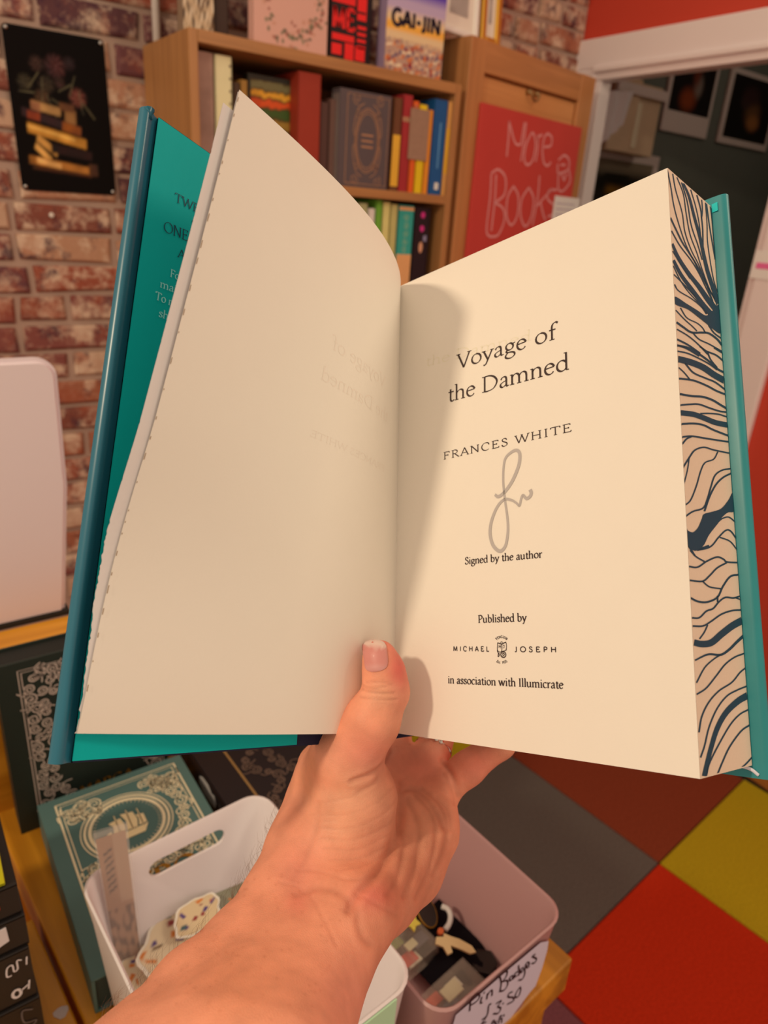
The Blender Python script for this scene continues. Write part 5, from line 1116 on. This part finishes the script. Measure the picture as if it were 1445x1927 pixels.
ribbon(mb, pc_, .00135+.0003*np.sin(np.linspace(0, 14, len(pc_))), lambda a, b: pq+WW*a+WA*b+WN*.00006); mb.build('signature', mat('silver_pen', K(186, 164, 142, .95), .5, .4), tb_)
# print showing faintly through from the other side
ghost = mat('show_through', K(243, 216, 174, 1.02), .8, .2)
mb = MB(); on_plane_text(mb, 'the Damned', (800, 690), (1000, 640), bk(0, 0, .00005), WN, .005, thick=.09, thin=.03); mb.build('show_through', mat('show_through', K(248, 218, 182, 1.02), .8, .2), tb_)
def leafmap(u, v):                                   # u from the gutter, v up, on the left leaf
    s_ = min(max(u/LW, 0), 1)*40; t = min(max(v/PH, 0), 1)*40; i, j = int(min(s_, 39)), int(min(t, 39)); a, b_ = s_-i, t-j
    P_ = (L1[j, i]*(1-a)+L1[j, i+1]*a)*(1-b_)+(L1[j+1, i]*(1-a)+L1[j+1, i+1]*a)*b_; return bkv((P_+np.array([.00006, 0, 0]))[None])[0]
mb = MB()
for s_, u0_, v0_, wd_, em in (('Voyage of', .028, .165, .050, .009), ('the Damned', .020, .150, .062, .009), ('FRANCES WHITE', .02, .125, .062, .0045)):
    st, adv = text2d(s_)
    for p, w in st: ribbon(mb, np.stack([u0_+p[:, 0]*wd_/adv, v0_+p[:, 1]*em], 1), w*em, leafmap)
mb.build('show_through', mat('show_through_left', K(247, 216, 180, 1.02), .8, .2), lf1)
# ================================================================== THE HAND (one continuous skin)
def cp(px, py, d): return np.array([(px-CX)/FPX*d, (py-CY)/FPX*d, d])
# chains of (px, py, depth m, radius mm); each chain is a tapering limb segment, blended into one body
CH = [
 (.007, [(600, 1440, .364, 11), (606, 1520, .352, 18), (584, 1600, .336, 20), (538, 1692, .315, 18), (459, 1794, .29, 17), (372, 1877, .27, 17.5), (276, 1998, .245, 19), (120, 2150, .21, 24)]),      # thumb side of hand and forearm
 (.010, [(816, 1500, .378, 12), (797, 1560, .369, 16.5), (760, 1628, .351, 17.8), (708, 1674, .330, 18.3), (652, 1726, .306, 18.5), (600, 1815, .285, 19), (553, 1903, .265, 21.5), (490, 2060, .22, 26)]),  # little-finger side
 (.012, [(700, 1470, .382, 13), (725, 1540, .375, 16), (680, 1630, .347, 20), (615, 1720, .318, 20), (530, 1830, .288, 22), (380, 2040, .23, 28)]),                             # middle of palm and forearm
 (.009, [(640, 1432, .370, 11), (720, 1440, .392, 12), (790, 1452, .396, 12), (816, 1478, .389, 11)]),                                                                                               # knuckle row
 (.0035, [(660, 1440, .333, 15.2), (664, 1500, .337, 20.3), (650, 1560, .338, 23), (618, 1640, .328, 22)]),                                                                     # ball of the thumb
 (.005, [(714, 1236, .3250, 7.6), (722, 1264, .3252, 8.8), (727, 1302, .3250, 9.6), (700, 1354, .3235, 10.8), (660, 1428, .330, 14.2)]),                                          # thumb
 (.008, [(700, 1360, .3245, 10.2), (642, 1418, .333, 11.5), (606, 1455, .348, 13)]),                                                                                              # web of the thumb
 (.004, [(828, 1486, .384, 10), (880, 1446, .384, 8.6), (940, 1398, .382, 8.0), (985, 1330, .384, 7.2)]),                                                                      # little finger
 (.004, [(795, 1468, .388, 10), (815, 1410, .402, 9.2), (850, 1330, .410, 8.4)]),                                                                                             # ring finger
 (.004, [(730, 1452, .388, 10.5), (738, 1390, .404, 9.6), (765, 1290, .416, 8.6)]),                                                                                           # middle finger
 (.004, [(612, 1440, .368, 10.5), (620, 1380, .384, 9.6), (640, 1290, .396, 8.6)]),                                                                                            # index finger
]
CAPS = []
for k, ch in CH:
    for a, b_ in zip(ch[:-1], ch[1:]): CAPS.append((k, cp(*a[:3]), cp(*b_[:3]), a[3]/1000, b_[3]/1000))
def sdf(P):
    """smooth union of round cones"""
    P = P.astype(np.float32); D = None
    for k, A, B_, ra, rb in CAPS:
        d = (B_-A).astype(np.float32); L2 = float(d@d)
        t = np.clip(((P-A.astype(np.float32))@d)/L2, 0, 1)
        q = np.linalg.norm(P-A.astype(np.float32)-t[:, None]*d, axis=1)-(ra+(rb-ra)*t)
        if D is None: D = q
        else:
            h = np.maximum(k-np.abs(D-q), 0)/k; D = np.minimum(D, q)-h*h*k*.25
    return D
def surface_net(lo, hi, g):
    n = np.ceil((hi-lo)/g).astype(int)+1; n = ((n+3)//4)*4; nc = n//4+1
    ax = [lo[i]+g*4*(np.arange(nc[i])+.5) for i in range(3)]
    Cc = np.stack(np.meshgrid(*ax, indexing='ij'), -1).reshape(-1, 3); Dc = sdf(Cc).reshape(nc)
    F = np.repeat(np.repeat(np.repeat(np.where(np.abs(Dc) < g*4*1.6, 0, np.sign(Dc)), 4, 0), 4, 1), 4, 2).astype(np.float32)[:n[0], :n[1], :n[2]]
    idx = np.argwhere(F == 0); F[tuple(idx.T)] = sdf(lo+idx*g)
    S = F < 0
    c = [F[i:n[0]-1+i, j:n[1]-1+j, k:n[2]-1+k] for i in (0, 1) for j in (0, 1) for k in (0, 1)]; cnt = sum((q < 0).astype(np.int8) for q in c)
    act = np.argwhere((cnt > 0) & (cnt < 8)); vid = -np.ones(cnt.shape, int); vid[tuple(act.T)] = np.arange(len(act))
    V = lo+(act+.5)*g
    for _ in range(3):                                # settle on the surface
        e = 2e-4; d0 = sdf(V); gr = np.stack([sdf(V+np.eye(3)[i]*e)-sdf(V-np.eye(3)[i]*e) for i in range(3)], 1)/(2*e); V = V-(d0[:, None]*gr/np.maximum((gr*gr).sum(1), .2)[:, None])*.9
    Fc_ = []
    for a in range(3):
        b_, c_ = (a+1) % 3, (a+2) % 3
        s0 = [slice(None)]*3; s1 = [slice(None)]*3; s0[a] = slice(0, -1); s1[a] = slice(1, None)
        E = np.argwhere(S[tuple(s0)] != S[tuple(s1)]); E = E[(E[:, b_] > 0) & (E[:, c_] > 0) & (E[:, b_] < n[b_]-1) & (E[:, c_] < n[c_]-1)]
        o = [E.copy() for _ in range(4)]; o[1][:, b_] -= 1; o[2][:, b_] -= 1; o[2][:, c_] -= 1; o[3][:, c_] -= 1
        q = np.stack([vid[tuple(x.T)] for x in o], 1); fl = S[tuple(E.T)]; q[~fl] = q[~fl][:, ::-1]; Fc_.append(q[(q >= 0).all(1)])
    gr = np.stack([sdf(V+np.eye(3)[i]*8e-4)-sdf(V-np.eye(3)[i]*8e-4) for i in range(3)], 1); N = gr/np.linalg.norm(gr, axis=1)[:, None]
    return V, np.vstack(Fc_), N
lo_ = np.array([-.125, .050, .185]); hi_ = np.array([.095, .260, .425])
HV, HF, HN = surface_net(lo_, hi_, .00092)
PXY = np.stack([CX+FPX*HV[:, 0]/HV[:, 2], CY+FPX*HV[:, 1]/HV[:, 2]], 1)
facing = np.clip(-(HN*HV).sum(1)/np.linalg.norm(HV, axis=1)*2.5, 0, 1)
def pdist(poly):
    p = spline(poly, 6); D = np.full(len(PXY), 1e9)
    for a, b_ in zip(p[:-1], p[1:]):
        d = b_-a; t = np.clip(((PXY-a)@d)/(d@d), 0, 1); D = np.minimum(D, np.linalg.norm(PXY-a-t[:, None]*d, axis=1))
    return D
h6 = lambda *c: [(500+x/2.48, 1150+y/2.48) for x, y in c]
CR = [  # (depth mm, width px, line)
 (.85, 3.0, h6((450, 362), (520, 382), (600, 384))), (.62, 2.6, h6((446, 400), (520, 408), (610, 412))), (.5, 2.4, h6((470, 332), (540, 330), (590, 345))), (.45, 2.4, h6((450, 345), (500, 360), (560, 352))), (.2, 2.2, h6((470, 425), (560, 430))),
 (1.3, 4.5, h6((588, 655), (545, 715), (490, 755), (400, 790))), (.4, 4, h6((540, 720), (500, 800), (430, 840))), (.35, 4, h6((230, 900), (400, 862), (520, 790))), (.3, 3.5, h6((210, 950), (380, 945), (520, 890), (590, 820))), (.35, 4, h6((240, 1010), (400, 1010), (540, 950), (610, 870))),
 (.4, 4, h6((250, 1060), (410, 1065), (560, 1000), (622, 930))), (.35, 4, h6((270, 1105), (430, 1110), (590, 1030))), (.35, 4, h6((300, 1160), (450, 1150), (590, 1075))), (.3, 4, h6((330, 1210), (470, 1190), (570, 1120))), (.3, 3.5, h6((230, 980), (330, 975))),
 (1.5, 8, h6((632, 800), (628, 920), (615, 1010), (560, 1160), (500, 1250), (430, 1320), (385, 1400))), (.8, 6, h6((640, 830), (720, 850), (790, 930), (830, 1010))), (.8, 6, h6((660, 880), (700, 960), (715, 1060), (690, 1200), (640, 1330))), (.6, 5, h6((700, 860), (770, 940), (790, 1060), (760, 1200), (700, 1340))), (.6, 5, h6((730, 830), (810, 900), (845, 1000), (825, 1120), (780, 1230))), (.5, 5, h6((625, 1020), (640, 1100), (620, 1220), (560, 1330))), (.5, 5, h6((800, 870), (855, 940), (862, 1020))),
 (.9, 5, h6((822, 700), (870, 770), (898, 860))), (.5, 4, h6((830, 760), (868, 830), (882, 900))), (.6, 7, h6((140, 1320), (250, 1290), (340, 1320), (410, 1390), (440, 1500), (480, 1560))), (.4, 6, h6((60, 1260), (180, 1300), (260, 1420), (330, 1560))), (.4, 6, h6((430, 1330), (520, 1380), (600, 1420))), (.35, 5, h6((350, 1250), (430, 1260), (520, 1230))), (.3, 5, h6((140, 1200), (260, 1215), (380, 1260))),
 (.4, 9, h6((250, 900), (240, 1000), (200, 1120), (130, 1250)))]
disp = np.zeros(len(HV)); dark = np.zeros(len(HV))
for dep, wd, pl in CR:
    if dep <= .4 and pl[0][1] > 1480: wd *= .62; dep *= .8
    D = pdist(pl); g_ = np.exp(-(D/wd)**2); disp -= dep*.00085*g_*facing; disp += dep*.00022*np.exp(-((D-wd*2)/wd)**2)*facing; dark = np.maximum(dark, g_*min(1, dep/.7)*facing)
# muscle swell and tendon by the wrist
for (x, y, s_, a) in ((665, 1495, 55, .0010), (700, 1690, 45, .0012), (560, 1640, 40, -.0008), (800, 1590, 30, .0008)): disp += a*np.exp(-((PXY[:, 0]-x)**2+(PXY[:, 1]-y)**2)/(2*s_*s_))*facing
HV2 = HV+HN*disp[:, None]
# skin colour
base = K(232, 142, 100, .92); redc = K(232, 100, 80, 1.0); pale = K(238, 170, 122, 1.0); brown = K(150, 76, 52, 1.0); pink = K(234, 130, 106, 1.0)
colr = np.tile(base, (len(HV), 1))
def blob(x, y, sx_, sy_, col, amt):
    global colr
    w = amt*np.exp(-((PXY[:, 0]-x)/sx_)**2-((PXY[:, 1]-y)/sy_)**2)
    colr = colr*(1-w[:, None])+col*w[:, None]
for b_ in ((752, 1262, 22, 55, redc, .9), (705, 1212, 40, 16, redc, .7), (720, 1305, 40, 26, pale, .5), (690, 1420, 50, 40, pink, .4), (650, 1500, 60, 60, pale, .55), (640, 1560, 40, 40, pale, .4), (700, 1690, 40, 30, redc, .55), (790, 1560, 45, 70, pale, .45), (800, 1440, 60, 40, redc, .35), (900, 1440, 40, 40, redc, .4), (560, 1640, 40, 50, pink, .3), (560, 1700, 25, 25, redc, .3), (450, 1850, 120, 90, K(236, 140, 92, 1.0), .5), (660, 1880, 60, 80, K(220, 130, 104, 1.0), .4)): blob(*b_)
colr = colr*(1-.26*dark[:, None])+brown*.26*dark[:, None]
rr = np.random.default_rng(11)
fr = np.stack([rr.uniform(280, 640, 120), rr.uniform(1640, 1927, 120)], 1)
for x, y in fr:
    w = .30*np.exp(-((PXY[:, 0]-x)**2+(PXY[:, 1]-y)**2)/(2*1.6**2)); colr = colr*(1-w[:, None])+K(190, 96, 60, 1.)*w[:, None]
me = bpy.data.meshes.new('person'); me.from_pydata(c2w(HV2).tolist(), [], HF.tolist()); me.update()
bm = bmesh.new(); bm.from_mesh(me); bmesh.ops.recalc_face_normals(bm, faces=bm.faces[:]); bm.to_mesh(me); bm.free()
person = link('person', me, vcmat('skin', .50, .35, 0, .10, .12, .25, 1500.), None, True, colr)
tag(person, 'bare left forearm and hand holding up the open book, thumb in its gutter', 'person')
sm_ = person.modifiers.new('soft', 'SMOOTH'); sm_.factor = .4; sm_.iterations = 2

# thumb nail laid on the skin
NQ = [(683, 1213), (699, 1204.5), (722, 1209), (728.5, 1230), (727.5, 1255), (708, 1264), (690, 1260), (685, 1238)]
nc_ = np.array([706.5, 1234.]); out = spline(NQ, 5, True)[:-1]
mb = MB(); rings = [1., .93, .72, .45, .18]; NP = len(out)
pp = np.concatenate([nc_+(out-nc_)*s_ for s_ in rings]); dd = np.stack([(pp[:, 0]-CX)/FPX, (pp[:, 1]-CY)/FPX, np.ones(len(pp))], 1); tt2 = np.full(len(pp), .28)
for _ in range(50): tt2 = tt2+np.minimum(sdf(dd*tt2[:, None])*.8, .01)
tt2 = np.minimum(tt2, .331)
X = dd*tt2[:, None]; g_ = np.stack([sdf(X+np.eye(3)[i]*8e-4)-sdf(X-np.eye(3)[i]*8e-4) for i in range(3)], 1); g_ /= np.linalg.norm(g_, axis=1)[:, None]+1e-9
nv = X+g_*np.where(np.arange(len(pp)) < NP, .0003, .00062)[:, None]
mb.v = [tuple(x) for x in c2w(np.array(nv))]
mb.f = [(k*NP+i, k*NP+(i+1) % NP, (k+1)*NP+(i+1) % NP, (k+1)*NP+i) for k in range(len(rings)-1) for i in range(NP)]+[tuple(range((len(rings)-1)*NP, len(rings)*NP))]
pxn = np.array([[CX+FPX*x[0]/x[2], CY+FPX*x[1]/x[2]] for x in nv]); tipw = np.clip((1218-pxn[:, 1]+.18*(pxn[:, 0]-700)-.008*(pxn[:, 0]-704)**2+2)/4, 0, 1); lun = np.exp(-((pxn[:, 1]-1258)/6)**2)*.5
cn_ = K(216, 130, 108, 1.)[None]*(1-tipw[:, None])+K(232, 184, 152, 1.)[None]*tipw[:, None]; cn_ = cn_*(1-lun[:, None])+K(224, 160, 138, 1.)[None]*lun[:, None]
mb.build('thumb_nail', vcmat('nail', .42, .4, .1), person, True, cn_)

# fine arm hair along the forearm
rr = np.random.default_rng(2); mb = MB(); made = 0
cand = np.where((PXY[:, 0] > 180) & (PXY[:, 0] < 560) & (PXY[:, 1] > 1530) & (PXY[:, 1] < 1960) & (facing < .40) & (HN[:, 0] < .1) & (HN[:, 2] < .35))[0]
for i in rr.choice(cand, min(300, len(cand)), replace=False):
    p, n = HV2[i], HN[i]; t = nrm(np.array([.45, -.55, .2])+rr.normal(0, .35, 3)); t = nrm(t-n*(t@n)*.8); L = rr.uniform(.004, .010)
    pts_ = [p-n*.0003, p+n*L*.35+t*L*.4, p+n*L*.45+t*L*1.0]
    mb.tube(c2w(np.array(pts_)), [.00004, .00003, .00001], 3)
ah = mb.build('arm_hair', mat('arm_hair', K(110, 70, 44, .9), .6), person); ah['kind'] = 'stuff'; ah['label'] = 'fine brown arm hair'

# ring worn on the ring finger, glimpsed below the page
A_, B_ = cp(795, 1468, .388), cp(815, 1410, .402); c_ = A_+(B_-A_)*1.02; d_ = nrm(B_-A_); u_ = nrm(np.cross(d_, [0, 0, 1])); v_ = np.cross(d_, u_)
rg_ = empty('finger_ring', 'silver ring glinting on a finger under the page edge', 'ring', (0, 0, 0))
MB().tube(c2w(np.array([c_+.0098*(math.cos(a)*u_+math.sin(a)*v_) for a in np.linspace(0, 2*math.pi, 33)])), .0011, 8).build('band', mat('silver', (.75, .72, .68), .2, .5, 1.), rg_, True)
f_ = nrm(-c_); f_ = nrm(f_-d_*(f_@d_)); gpos = c_+f_*.0105
mb = MB()
for k in range(3): mb.tube(c2w(np.array([gpos+u_*(k-1)*.003-f_*.001, gpos+u_*(k-1)*.003+f_*.0010, gpos+u_*(k-1)*.003+f_*.0018])), [.0014, .0016, .0004], 6)
mb.build('stone_setting', mat('silver', (.75, .72, .68), .2, .5, 1.), rg_)
